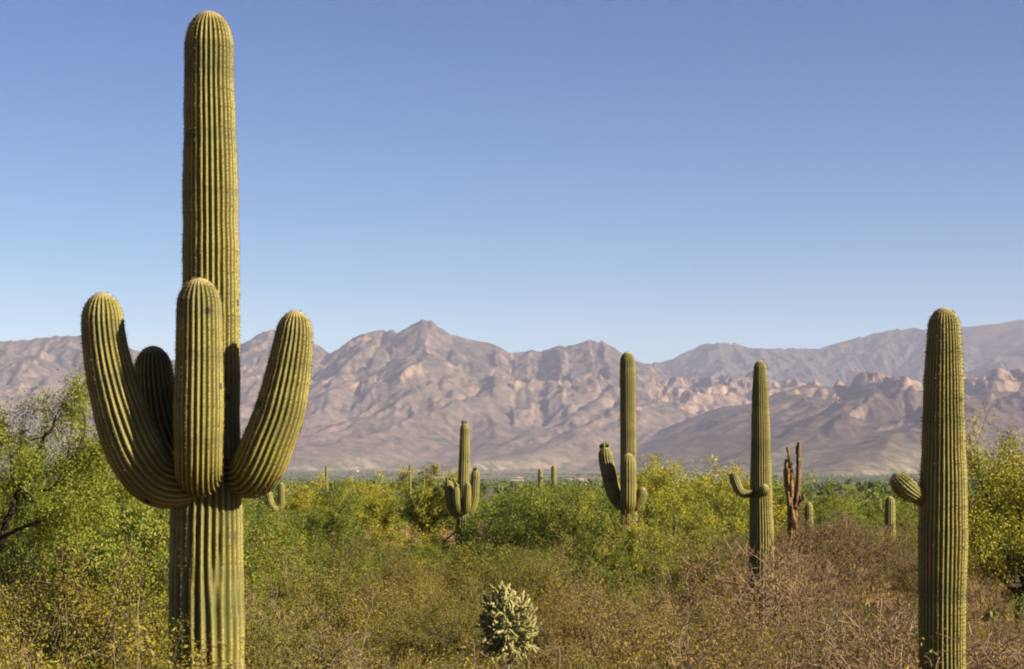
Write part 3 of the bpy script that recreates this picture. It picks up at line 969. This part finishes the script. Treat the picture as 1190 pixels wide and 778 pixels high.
# ------------------------------------------------------------------ where the plants stand
# features that must stay in view: u range, their distance, the highest pixel row a nearer plant may reach
KEEP = [(196, 286, 20.0, 722), (1066, 1126, 19.0, 752), (548, 632, 27.0, 766), (868, 902, 38.0, 642), (512, 562, 70.0, 634), (694, 756, 50.0, 603), (903, 950, 60.0, 604),
        (1024, 1046, 66.0, 612), (618, 652, 140.0, 567), (306, 335, 85.0, 594), (1000, 1060, 44.0, 700), (1128, 1190, 35.0, 715), (0, 60, 24.0, 640)]
SKYLINE = [(0, 568), (280, 565), (300, 559), (410, 549), (425, 543), (520, 545), (545, 555), (620, 561), (700, 559), (745, 545), (770, 531), (850, 535), (870, 553), (905, 578), (960, 563), (1010, 573), (1060, 578), (1110, 563), (1190, 553)]
LAND = [(0, 'the leaning green mesquite'), (240, 'the tallest saguaro'), (330, 'the far two-armed saguaro'), (475, 'the yellow palo verde clump'), (538, 'the bushy five-column saguaro'), (590, 'the pale cholla'),
        (730, 'the long-armed middle saguaro'), (884, 'the thin-elbowed saguaro'), (925, 'the dead saguaro skeleton'), (1034, 'the short saguaro post'), (1096, 'the bulb-budded saguaro'), (1185, 'the yellow tree at the right edge')]
LAND_D = {'the leaning green mesquite': 25, 'the tallest saguaro': 20, 'the far two-armed saguaro': 85, 'the yellow palo verde clump': 75, 'the bushy five-column saguaro': 70, 'the pale cholla': 27, 'the long-armed middle saguaro': 50,
          'the thin-elbowed saguaro': 38, 'the dead saguaro skeleton': 60, 'the short saguaro post': 66, 'the bulb-budded saguaro': 19, 'the yellow tree at the right edge': 34}
EXCL = [(996, 1062, 41, 53), (1132, 1178, 38, 50)]     # bare ground shows here
placed = [(-2.95, 20, .5), (3.99, 19, .5), (4.6, 38, .5), (2.83, 50, .5), (-1.67, 70, .5), (8.2, 60, .6), (-0.06, 27, .6)]


def describe(kind, u, d, h):
    look = INFO[kind][2]
    lm = min(LAND, key=lambda t: abs(t[0] - u))
    du = u - lm[0]
    side = ('in front of' if d < LAND_D[lm[1]] else 'behind') if abs(du) < 22 else (('right of' if du > 0 else 'left of'))
    dist = 'near' if d < 21 else 'close' if d < 28 else 'middle-distance' if d < 40 else 'far' if d < 60 else 'very distant'
    size = 'low ' if h < 1.2 else 'tall ' if h > 2.2 else ''
    return f'{dist} {size}{look} {side} {lm[1]}'.replace('tall low', 'tall')


def scatter(mix, u0, u1, d0, d1, v0, v1, n, wfac=(0.9, 1.25), gap=0.74):
    kinds = [m[0] for m in mix]; wts = [m[1] for m in mix]
    made = 0; tries = 0
    while made < n and tries < n * 25:
        tries += 1
        u = random.uniform(u0, u1)
        d = math.sqrt(random.uniform(d0 * d0, d1 * d1))
        if any(a < u < b and c < d < e for a, b, c, e in EXCL): continue
        x = (u - CX) / F_PX * d
        v = random.uniform(v0, v1)
        kind = random.choices(kinds, wts)[0]
        hmax = {'creosote': 2.2, 'olive': 1.9, 'dry': 1.7, 'dead': 1.5, 'mesquite': 4, 'paloverde': 4, 'yellow': 4}[kind]
        skyv = np.interp(u, [s[0] for s in SKYLINE], [s[1] for s in SKYLINE])
        v = max(v, skyv)
        h = CAM_H + (HORIZON - v) / F_PX * d
        h = min(h, hmax)
        asp = PROTO[kind][0][0][1] / PROTO[kind][0][0][0]
        w = h * asp * random.uniform(*wfac)
        half = w * 0.5 * F_PX / d
        for a, b, kd, kv in KEEP:
            if d < kd + 0.2 and u + half * 0.8 > a and u - half * 0.8 < b:
                h = min(h, CAM_H + (HORIZON - kv) / F_PX * d)
        if h < 0.45: continue
        w = min(w, h * asp * 1.5)
        r = w * 0.5
        if any((x - px) ** 2 + (d - py) ** 2 < (gap * (r + pr)) ** 2 for px, py, pr in placed): continue
        placed.append((x, d, r))
        put(kind, x, d, h, w, describe(kind, u, d, h), INFO[kind][2] + 's growing in the desert scrub')
        made += 1


U0, U1 = -70, 1260
# the brown thicket in front of the dead skeleton and the short saguaro post
for u, d, v, kind, lab in [(928, 47, 604, 'dry', 'bare brown twiggy shrub directly in front of the dead saguaro skeleton'),
                           (905, 44, 622, 'dry', 'bare brown twiggy shrub between the thin-elbowed saguaro and the dead skeleton'),
                           (962, 53, 606, 'dry', 'bare brown twiggy shrub right of the short column beside the dead skeleton'),
                           (1000, 55, 611, 'dry', 'bare brown twiggy shrub left of the short stout saguaro post'),
                           (1036, 55, 614, 'dry', 'dark brown twiggy shrub directly in front of the short stout saguaro post'),
                           (944, 40, 640, 'dry', 'low brown twiggy shrub nearer the viewer than the dead saguaro skeleton'),
                           (548, 58, 628, 'mesquite', 'low green mesquite tree directly in front of the bushy five-column saguaro'),
                           (590, 55, 572, 'mesquite', 'rounded green mesquite tree just right of the bushy five-column saguaro'),
                           (655, 52, 568, 'mesquite', 'rounded green mesquite tree midway between the two bud-tipped saguaros'),
                           (728, 44, 597, 'creosote', 'yellow-green creosote bush hiding the foot of the long-armed middle saguaro'),
                           (882, 33, 632, 'dry', 'brown twiggy shrub hiding the foot of the thin-elbowed saguaro'),
                           (690, 42, 585, 'paloverde', 'upright broom-like palo verde close left of the long-armed middle saguaro')]:
    h = CAM_H + (HORIZON - v) / F_PX * d
    a_ = PROTO[kind][0][0][1] / PROTO[kind][0][0][0]
    w = h * a_ * (0.75 if kind == 'paloverde' else 1.15)
    placed.append(((u - CX) / F_PX * d, d, w / 2))
    put(kind, (u - CX) / F_PX * d, d, h, w, lab, INFO[kind][2] + 's growing in the desert scrub')
for u, d, v, w, lab in [(96, 27.5, 468, 1.9, 'fuller green mesquite tree behind the leaning dark limbs at the left edge'),
                        (22, 29.0, 498, 2.0, 'rounder green mesquite tree at the left edge, left of the fuller one'),
                        (150, 31.0, 545, 2.2, 'low green mesquite tree under the left arm of the tallest saguaro')]:
    placed.append(((u - CX) / F_PX * d, d, w / 2))
    put('mesquite', (u - CX) / F_PX * d, d, CAM_H + (HORIZON - v) / F_PX * d, w, lab, 'low green mesquite trees growing in the desert scrub')
# near rows, only their tops in the frame
scatter([('creosote', 5), ('olive', 1)], U0, 300, 14.5, 19, 700, 760, 9)
scatter([('creosote', 3), ('olive', 2), ('dry', 2)], 300, 560, 15, 20, 715, 765, 7)
scatter([('olive', 3), ('creosote', 2), ('dry', 2)], 560, 720, 15, 21, 735, 770, 4)
scatter([('dry', 4), ('olive', 3), ('creosote', 1)], 720, U1, 14.5, 20, 715, 768, 11)
# second rows
scatter([('creosote', 4), ('mesquite', 2)], U0, 210, 20.5, 28, 615, 700, 12)
scatter([('creosote', 3), ('mesquite', 1), ('olive', 2), ('dry', 3)], 270, 550, 20.5, 28, 660, 730, 13)
scatter([('olive', 4), ('creosote', 1), ('dry', 2)], 560, 740, 21, 28, 675, 740, 9)
scatter([('dry', 6), ('olive', 2), ('creosote', 1)], 720, 1060, 20.5, 28, 655, 735, 15)
scatter([('dry', 5), ('olive', 2)], 1060, U1, 20.5, 28, 715, 745, 7)
# third rows
scatter([('mesquite', 2), ('creosote', 2)], 10, 205, 26, 31, 555, 600, 4, gap=0.5)
scatter([('creosote', 3), ('mesquite', 4)], U0, 230, 28.5, 39, 560, 640, 13)
scatter([('creosote', 3), ('mesquite', 2), ('olive', 2), ('dry', 1)], 270, 540, 28.5, 39, 635, 690, 17)
scatter([('olive', 3), ('creosote', 3), ('mesquite', 1)], 540, 760, 28.5, 39, 635, 690, 15)
scatter([('dry', 5), ('olive', 2), ('creosote', 1)], 740, 1060, 28.5, 39, 630, 690, 20)
scatter([('dry', 3), ('olive', 3)], 1060, U1, 28.5, 39, 690, 720, 7)
# fourth rows
scatter([('mesquite', 4), ('creosote', 2)], U0, 300, 39.5, 53, 560, 610, 14)
scatter([('creosote', 3), ('mesquite', 2), ('olive', 2)], 280, 540, 39.5, 53, 592, 650, 17)
scatter([('mesquite', 3), ('creosote', 3), ('olive', 1)], 540, 740, 39.5, 53, 590, 640, 15)
scatter([('paloverde', 4), ('creosote', 3), ('olive', 1)], 740, 870, 39.5, 53, 545, 625, 11)
scatter([('dry', 4), ('olive', 3), ('creosote', 1)], 860, 1070, 39.5, 53, 608, 650, 15)
scatter([('dry', 3), ('creosote', 2), ('olive', 2)], 1070, U1, 39.5, 53, 640, 680, 8)
# fifth rows
scatter([('mesquite', 5), ('paloverde', 1)], U0, 430, 53.5, 74, 554, 585, 16, gap=0.55)
scatter([('yellow', 5), ('mesquite', 1)], 420, 525, 62, 76, 544, 560, 7, gap=0.5)
scatter([('mesquite', 6), ('creosote', 1)], 430, 720, 53.5, 74, 558, 592, 17, gap=0.55)
scatter([('paloverde', 5), ('yellow', 1)], 735, 865, 53.5, 74, 534, 570, 9, gap=0.5)
scatter([('dry', 3), ('mesquite', 2), ('creosote', 2)], 860, 1090, 55, 74, 585, 612, 15, gap=0.55)
scatter([('mesquite', 2), ('yellow', 2), ('creosote', 2)], 1080, U1, 53.5, 74, 575, 610, 8, gap=0.55)
# grey dead branches reaching out of the bushes
scatter([('dead', 1)], 340, 520, 17, 27, 650, 735, 6, gap=0.25)
scatter([('dead', 1)], U0, 180, 20, 30, 640, 720, 2, gap=0.25)
scatter([('dead', 1)], 640, 1060, 17, 36, 615, 740, 12, gap=0.25)
scatter([('dead', 1)], 1070, U1, 17, 30, 700, 740, 3, gap=0.25)
# last single plants before the far scrub mass
scatter([('mesquite', 6), ('paloverde', 2), ('yellow', 1)], U0, 1000, 76, 105, 554, 568, 36, gap=0.5)
scatter([('yellow', 4), ('mesquite', 2)], 955, 1090, 76, 100, 573, 584, 9, gap=0.5)
scatter([('mesquite', 3), ('yellow', 2)], 1090, U1, 76, 105, 555, 572, 8, gap=0.5)

# ------------------------------------------------------------------ the leaning mesquite at the left edge
def tree_from(name, label, base, limbs, leaf_kind, leaf_n, ln, wd, spread, wood, group=None, level=3, seed=1, droop=-0.3, flower=None, twig=0.5, cat='tree'):
    """limbs: paths in world space with radii; twigs sprout along their outer part."""
    pl = Plant(seed); g = pl.g
    base = np.asarray(base)
    for path, bare in limbs:
        Q, s = spline([(*(np.array(p[:3]) - base), p[3]) for p in path], 0)
        S = np.linspace(0, s[-1], max(6, int(s[-1] / 0.09)))
        C = np.stack([np.interp(S, s, Q[:, k]) for k in range(4)], 1)
        C[1:-1, :3] += g.normal(0, 0.012, (len(C) - 2, 3))
        for i in range(len(C) - 1):
            pl.segs.append((*C[i, :3], *C[i + 1, :3], C[i, 3], C[i + 1, 3]))
            if S[i] / s[-1] >= bare and g.random() < 0.75:
                d = C[i + 1, :3] - C[i, :3]; d = d / np.linalg.norm(d) * 0.4 + g.normal(0, 0.7, 3); d[2] += 0.15; d /= np.linalg.norm(d)
                pl.grow(C[i, :3].copy(), d, twig * g.uniform(0.6, 1.2), min(C[i, 3] * 0.5, 0.012), level - 1, 2, 0.2, 0.7, 0.0)
    root = empty(name, base)
    tag(root, label, cat, group)
    wood_me, leaf_me = plant_parts(pl, leaf_kind, leaf_n, ln, wd, spread, wood, sides=5, droop=droop, flower=flower, wood_name='trunk', leaf_name='crown', min_r=0.003, clump=0.9)
    link('trunk', wood_me, root); link('crown', leaf_me, root)
    return root


def pp(lst, D):
    out = []
    for u, v, dy, r in lst:
        w = world_at(u, v, D + dy); out.append((*w, r))
    return out


D = 25.0
bx = world_at(-25, 700, D)
base = (float(bx[0]), D, gz1(bx[0], D))
limb0 = [(base[0], base[1], base[2] - 0.05, 0.075)] + pp([(-12, 670, 0, .06), (2, 625, 0, .05), (20, 575, -.05, .042), (33, 545, -.1, .034), (48, 513, -.1, .026), (66, 486, -.1, .012), (70, 476, -.1, .007)], D)
tree_from('mesquite_tree', 'feathery bright green mesquite tree with dark leaning bare limbs, at the left edge', base, [
    (limb0, 0.7),
    (pp([(20, 575, -.05, .03), (62, 565, -.2, .022), (88, 530, -.3, .016), (97, 500, -.3, .010), (96, 474, -.3, .006)], D), 0.25),
    (pp([(33, 545, -.1, .022), (70, 550, .3, .016), (106, 530, .4, .010), (120, 502, .4, .006)], D), 0.3),
    (pp([(20, 575, -.05, .026), (14, 550, .2, .018), (12, 530, .3, .012), (14, 508, .3, .006)], D), 0.3),
    (pp([(2, 625, 0, .03), (-20, 580, -.2, .022), (-30, 550, -.3, .014), (-25, 525, -.3, .008)], D), 0.3),
    (pp([(2, 625, 0, .026), (40, 608, -.5, .02), (80, 590, -.6, .014), (125, 575, -.6, .007)], D), 0.35),
    (pp([(20, 575, 0, .024), (60, 585, .5, .018), (105, 555, .6, .012), (135, 530, .6, .006)], D), 0.3),
], 'feathery_leaf', 42000, 0.036, 0.015, 0.085, 'dark_bark', seed=9, twig=0.36, level=3)

# the yellow palo verde at the right edge
D = 34.0
bx = world_at(1186, 700, D)
base = (float(bx[0]), D, gz1(bx[0], D))
t0 = (base[0], base[1], base[2] - 0.05, 0.09)
fork = (*world_at(1184, 690, D), 0.075)
tree_from('palo_verde_tree', 'palo verde tree with yellow flowers and dark spreading trunk, at the right edge', base, [
    ([t0, fork] + pp([(1172, 655, -.1, .055), (1158, 620, -.2, .04), (1148, 580, -.2, .024), (1140, 560, -.2, .012), (1137, 548, -.2, .006)], D), 0.35),
    ([fork] + pp([(1160, 668, -.3, .045), (1138, 645, -.4, .03), (1128, 610, -.4, .018), (1127, 585, -.4, .008)], D), 0.4),
    ([fork] + pp([(1188, 640, .2, .05), (1184, 590, .3, .036), (1178, 555, .3, .02), (1176, 530, .3, .008)], D), 0.35),
    ([fork] + pp([(1205, 650, 0, .05), (1218, 600, 0, .036), (1222, 560, 0, .02), (1215, 535, 0, .008)], D), 0.3),
    ([fork] + pp([(1196, 650, .7, .04), (1204, 600, .9, .03), (1164, 575, .9, .018), (1156, 553, .9, .008)], D), 0.3),
    ([fork] + pp([(1215, 665, -.5, .04), (1245, 625, -.7, .03), (1255, 580, -.7, .018), (1250, 555, -.7, .008)], D), 0.3),
], 'paloverde_leaf', 38000, 0.05, 0.018, 0.10, 'dark_bark', seed=14, flower=0.52, twig=0.5, level=3)


# ------------------------------------------------------------------ cholla
def cholla(label, u, D, H, W, seed, n=340):
    g = np.random.default_rng(seed)
    x = (u - CX) / F_PX * D
    root = empty('cholla', (x, D, gz1(x, D)))
    tag(root, label, 'cactus')
    segs = []
    c0 = np.array([0, 0, H * 0.56])
    tips = []
    # trunk
    trunk = [np.array([0, 0, -0.03]), np.array([0.02, 0, 0.25]), np.array([-0.01, 0.02, 0.5]), np.array([0.0, 0, 0.75])]
    tv, tf = prisms([(*trunk[i], *trunk[i + 1], 0.05, 0.045) for i in range(3)], 8)
    link('trunk', make_mesh('trunk', tv, tf, [M['dark_bark']], smooth=True), root)
    joints = []
    E = np.array([W / 2, W / 2, H * 0.45])
    while len(joints) < n:                              # chains of joints, from the trunk out to the rounded outline
        o = g.normal(0, 1, 3); o[2] = o[2] * 0.9 + 0.15; o /= np.linalg.norm(o)
        p = c0 + o * E * g.uniform(0.25, 0.5)
        d = o
        end = g.uniform(0.75, 1.1)
        for _ in range(6):
            dd = d * 0.5 + o * 0.5 + g.normal(0, 0.42, 3); dd[2] += 0.12; dd /= np.linalg.norm(dd)
            q = p + dd * g.uniform(0.075, 0.12)
            if np.linalg.norm((q - c0) / E) > end or q[2] < 0.1: break
            joints.append((p, q)); p, d = q, dd
    vs, fs, tint, sv = [], [], [], []
    prof = [(0.0, 0.35), (0.12, 0.85), (0.35, 1.0), (0.7, 1.0), (0.9, 0.8), (1.0, 0.25)]
    b0 = 0
    for p, q in joints:
        d = q - p; L = np.linalg.norm(d); d /= L
        a = np.cross(d, [0.3, 0.5, 0.8]); a /= np.linalg.norm(a); b = np.cross(d, a)
        r = g.uniform(0.0125, 0.017)
        th = np.arange(10) / 10 * 2 * math.pi
        tn = g.uniform(0.2, 0.8)
        for t, k in prof:
            rad_ = r * k * (1 + 0.14 * np.cos(th * 5))
            vs.append(p + d * L * t + np.cos(th)[:, None] * a * rad_[:, None] + np.sin(th)[:, None] * b * rad_[:, None])
            tint.append(np.clip(tn + 0.25 * np.cos(th * 5), 0, 1))
        I, J = np.meshgrid(np.arange(5), np.arange(10), indexing='ij'); J2 = (J + 1) % 10
        fs.append((np.stack([I * 10 + J, I * 10 + J2, (I + 1) * 10 + J2, (I + 1) * 10 + J], -1) + b0).reshape(-1, 4))
        b0 += 60
        for _ in range(26):
            t = g.uniform(0.05, 1.0); an = g.uniform(0, 6.28); nd = math.cos(an) * a + math.sin(an) * b
            sv.append((p + d * L * t + nd * r * 0.9, nd + g.normal(0, 0.5, 3)))
    V = np.vstack(vs); T = np.concatenate(tint)
    P = np.array([s[0] for s in sv]); Dd = np.array([s[1] for s in sv]); Dd /= np.linalg.norm(Dd, axis=1)[:, None]
    Wd = np.cross(Dd, g.normal(0, 1, Dd.shape)); Wd /= np.linalg.norm(Wd, axis=1)[:, None]
    S3 = np.stack([P - Wd * 0.0015, P + Wd * 0.0015, P + Dd * g.uniform(0.015, 0.032, (len(P), 1))], 1).reshape(-1, 3)
    st_ = np.arange(len(S3)).reshape(-1, 3) + len(V)
    me = make_mesh('joints', np.vstack([V, S3]), [np.vstack(fs), st_], [M['cholla']], None, {'tint': np.concatenate([T, np.ones(len(S3))])},
                   smooth=np.concatenate([np.ones(sum(len(f) for f in fs), bool), np.zeros(len(st_), bool)]))
    link('joints', me, root)
    return root


cholla('pale rounded cholla cactus of short jointed stems, low in the middle of the scrub', 590, 27.0, 1.48, 0.90, 71, n=820)


# ------------------------------------------------------------------ dead saguaro skeleton
def dead_saguaro(label, u, D):
    g = np.random.default_rng(4)
    x = (u - CX) / F_PX * D
    root = empty('dead_saguaro', (x, D, gz1(x, D)))
    tag(root, label, 'dead cactus')
    o = np.array(root.location)

    def bundle(path, nr_, seed, name):
        gg_ = np.random.default_rng(seed)
        P = px_path(path, D)
        Q, s = spline([(p[0] - o[0], p[1] - o[1], p[2] - o[2], p[3]) for p in P], 0)
        segs = []
        for k in range(nr_):
            a0 = 2 * math.pi * k / nr_
            top = s[-1] * gg_.uniform(0.72, 1.0) if k else s[-1]
            S = np.arange(0, top, 0.09)
            prev = None
            for sk in S:
                c = np.array([np.interp(sk, s, Q[:, j]) for j in range(4)])
                a = a0 + 0.3 * math.sin(sk * 2 + k)
                rr = c[3] * 0.85 * (0.8 + 0.25 * math.sin(sk * 5 + k * 2.1)) + gg_.normal(0, 0.006)
                q = c[:3] + np.array([math.cos(a), math.sin(a), 0]) * rr
                if prev is not None: segs.append((*prev, *q, 0.058 * gg_.uniform(.7, 1.2), 0.058 * gg_.uniform(.6, 1.1)))
                prev = q
        v, f = prisms(segs, 5)
        link(name, make_mesh(name, v, f, [M['dead_wood']]), root)
    bundle([(922, 660, 0, 5), (921, 610, 0, 5), (919, 580, 0, 5), (916.5, 555, 0, 4.6), (915.5, 535, 0, 3.4), (914.5, 519, 0, 2.2)], 8, 5, 'stem')
    bundle([(921, 596, 0, 3.5), (925, 585, -.05, 2.6), (928, 565, -.05, 2.0), (928, 540, -.05, 1.6), (928, 512, -.05, 0.8)], 4, 6, 'arm')
    bundle([(920, 592, 0, 3), (926, 590, -.1, 2), (932, 583, -.1, 1.8), (933, 574, -.1, 1.2)], 3, 8, 'arm')


dead_saguaro('orange-brown dead saguaro skeleton of bare woody ribs with broken tops', 922, 60.0)


# ------------------------------------------------------------------ prickly pears
def pad_mesh(seed):
    g = np.random.default_rng(seed)
    vs, fs = [], []
    b0 = 0
    pads = [(np.zeros(3), np.array([0, 0, 1.0]), g.uniform(0, 3.1), 0.2)]
    k = 0
    while k < len(pads) and len(pads) < 13:
        p, d, az, L = pads[k]; k += 1
        for _ in range(g.integers(2, 4)):
            dd = d + g.normal(0, 0.55, 3); dd[2] = abs(dd[2]) + 0.25; dd /= np.linalg.norm(dd)
            pads.append((p + d * L * 0.92, dd, g.uniform(0, 3.1), L * g.uniform(0.85, 1.0)))
    for p, d, az, L in pads:
        w = np.cross(d, [math.cos(az), math.sin(az), 0.1]); w /= np.linalg.norm(w); n = np.cross(d, w)
        prof = [(0.0, 0.12), (0.12, 0.45), (0.35, 0.85), (0.6, 1.0), (0.82, 0.82), (0.95, 0.45), (1.0, 0.1)]
        th = np.arange(10) / 10 * 2 * math.pi
        for t, r in prof:
            vs.append(p + d * L * t + np.cos(th)[:, None] * w * r * L * 0.40 + np.sin(th)[:, None] * n * (0.4 + 0.6 * r) * L * 0.09)
        I, J = np.meshgrid(np.arange(6), np.arange(10), indexing='ij'); J2 = (J + 1) % 10
        fs.append((np.stack([I * 10 + J, I * 10 + J2, (I + 1) * 10 + J2, (I + 1) * 10 + J], -1) + b0).reshape(-1, 4)); b0 += 70
    return make_mesh('prickly_pear', np.vstack(vs), np.vstack(fs), [M['pad']], smooth=True)


pads = [pad_mesh(s) for s in (2, 3, 4)]
for k, (u, D, s, lab) in enumerate([
    (905, 36.5, 0.9, 'pale prickly pear at the foot of the thin-elbowed saguaro'),
    (978, 40.0, 0.8, 'pale prickly pear on bare ground left of the bulb-budded saguaro'),
    (1152, 39.0, 0.7, 'pale prickly pear in the shade under the yellow tree at the right edge'),
    (1010, 37.0, 1.0, 'small prickly pear at the edge of the bare orange ground near the bulb-budded saguaro'),
    (1165, 30.0, 0.6, 'low prickly pear in front of the trunk of the right-edge palo verde')]):
    x = (u - CX) / F_PX * D
    o = link('prickly_pear', pads[k % 3])
    o.location = (x, D, gz1(x, D)); o.scale = (s, s, s); o.rotation_euler = (0, 0, k * 1.3)
    tag(o, lab, 'cactus', 'prickly pears in the scrub')

# ------------------------------------------------------------------ stuff: dry grass, low weeds, far scrub, valley woodland
def tufts(name, n, d0, d1, blades, hl, mat, seed, width=0.006, spread=0.10, umin=-80, umax=1270):
    g = np.random.default_rng(seed)
    d = np.sqrt(g.uniform(d0 ** 2, d1 ** 2, n)); u = g.uniform(umin, umax, n)
    x = (u - CX) / F_PX * d
    keep = fbm(x / 2.2, d / 2.2, 3, seed) > 0.40
    x, d = x[keep], d[keep]; n = len(x)
    z = ground_z(x, d)
    c = np.repeat(np.stack([x, d, z], 1), blades, 0)
    c[:, :2] += g.normal(0, spread, (len(c), 2))
    dirs = g.normal(0, 0.45, (len(c), 3)); dirs[:, 2] = 1; dirs /= np.linalg.norm(dirs, axis=1)[:, None]
    w = np.cross(dirs, g.normal(0, 1, dirs.shape)); w /= np.linalg.norm(w, axis=1)[:, None]
    l = hl * g.uniform(0.5, 1.3, (len(c), 1)) * np.repeat(g.uniform(0.6, 1.3, n), blades)[:, None]
    wv = width * g.uniform(0.7, 1.4, (len(c), 1))
    V = np.stack([c - w * wv, c + w * wv, c + dirs * l * 0.6 + w * wv * 0.8, c + dirs * l + g.normal(0, 0.03, c.shape)], 1).reshape(-1, 3)
    tint = np.repeat(np.clip(0.5 + np.repeat(g.normal(0, .22, n), blades) + g.normal(0, .12, len(c)), 0, 1), 4)
    o = link(name, make_mesh(name, V, np.arange(len(V)).reshape(-1, 4), [M[mat]], None, {'tint': tint}))
    tag(o, kind='stuff')


tufts('dry_grass', 4200, 14, 62, 16, 0.22, 'grass_blade', 5)
tufts('low_weeds', 1600, 14, 62, 22, 0.22, 'olive_leaf', 6, width=0.012, spread=0.16)


def leaf_mass(name, pos, size, per, ln, mats_tint, mat, seed, flat=0.75):
    """Many crowns, each a cloud of leaf clumps, as one object."""
    g = np.random.default_rng(seed)
    n = len(pos)
    k = np.repeat(np.arange(n), per)
    lob = g.normal(0, 1, (n, 7, 3)); lob /= np.linalg.norm(lob, axis=2)[..., None]; lob *= g.uniform(0.2, 0.75, (n, 7, 1))
    pick = lob[k, g.integers(0, 7, len(k))]
    q = pick + g.normal(0, 0.22, (len(k), 3))
    q[:, 2] = q[:, 2] * flat
    c = pos[k] + q * size[k][:, None] * 0.5
    c[:, 2] += size[k] * 0.5 * flat
    V, Fq = leaf_cards(c, 1.0, 0.6, g)
    V = (V.reshape(-1, 4, 3) - c[:, None]) * (ln * size[k] / 3.0)[:, None, None] + c[:, None]
    tint = np.clip(mats_tint[k] + g.normal(0, 0.14, len(k)), 0, 1)
    o = link(name, make_mesh(name, V.reshape(-1, 3), Fq, [M[mat]], None, {'tint': np.repeat(tint, 4)}))
    tag(o, kind='stuff')


g = np.random.default_rng(88)
n = 800
d = np.sqrt(g.uniform(112 ** 2, 420 ** 2, n)); u = g.uniform(-140, 1330, n)
x = (u - CX) / F_PX * d
size = g.uniform(2.6, 4.6, n)
leaf_mass('far_scrub', np.stack([x, d, ground_z(x, d)], 1), size, 900, 0.15, g.uniform(0.2, 0.8, n), 'mesquite_leaf', 89)
n = 26000
d = np.sqrt(g.uniform(450 ** 2, 7900 ** 2, n)); u = g.uniform(-140, 1330, n)
x = (u - CX) / F_PX * d
dens = fbm(x / 420, d / 800, 4, 5) > 0.43
dens &= g.random(n) > sstep(5200, 7900, d)
x, d = x[dens], d[dens]; n = len(x)
size = g.uniform(3.0, 8.0, n)
leaf_mass('valley_woodland', np.stack([x, d, ground_z(x, d)], 1), size, 26, 1.0, g.uniform(0.0, 0.6, n), 'mesquite_leaf', 90)

# ------------------------------------------------------------------ houses far out on the valley floor
mw, nt, p, _ = new_mat('house_wall'); oi = nt.nodes.new('ShaderNodeObjectInfo')
nt.links.new(ramp(nt, oi.outputs['Random'], [(0.0, (0.34, 0.27, 0.20)), (0.6, (0.50, 0.44, 0.35)), (1.0, (0.70, 0.66, 0.58))]), p.inputs['Base Color'])
mr, nt, p, _ = new_mat('house_roof'); p.inputs['Base Color'].default_value = (0.36, 0.24, 0.18, 1)


def house_mesh(L, W, H, rh):
    v = [(-L, -W, -2), (L, -W, -2), (L, W, -2), (-L, W, -2), (-L, -W, H), (L, -W, H), (L, W, H), (-L, W, H), (-L, 0, H + rh), (L, 0, H + rh)]
    e = 0.5
    v += [(-L - e, -W - e, H - .1), (L + e, -W - e, H - .1), (L + e, 0, H + rh + .15), (-L - e, 0, H + rh + .15), (L + e, W + e, H - .1), (-L - e, W + e, H - .1)]
    q = np.array([(0, 1, 5, 4), (1, 2, 6, 5), (2, 3, 7, 6), (3, 0, 4, 7), (10, 11, 12, 13), (13, 12, 14, 15)])
    t = np.array([(5, 6, 9), (7, 4, 8)])
    return make_mesh('house', np.array(v, float), [q, t], [mw, mr], [np.array([0, 0, 0, 0, 1, 1]), np.array([0, 0])])


hm = [house_mesh(6, 5, 2.9, 1.8), house_mesh(9, 5, 3.0, 1.5), house_mesh(6, 6, 4.6, 1.7)]
g = np.random.default_rng(17)
for k in range(11):
    u = float(g.choice([g.normal(462, 40), g.normal(650, 60), g.uniform(0, 1190)]))
    d = float(g.uniform(3200, 6300))
    x = (u - CX) / F_PX * d
    o = link('house', hm[k % 3])
    o.location = (x, d, gz1(x, d) + 1.0); o.rotation_euler = (0, 0, float(g.uniform(-.5, .5)))
    tag(o, 'tiny pale house among the trees of the distant valley below the mountains', 'house', 'houses scattered over the valley floor')
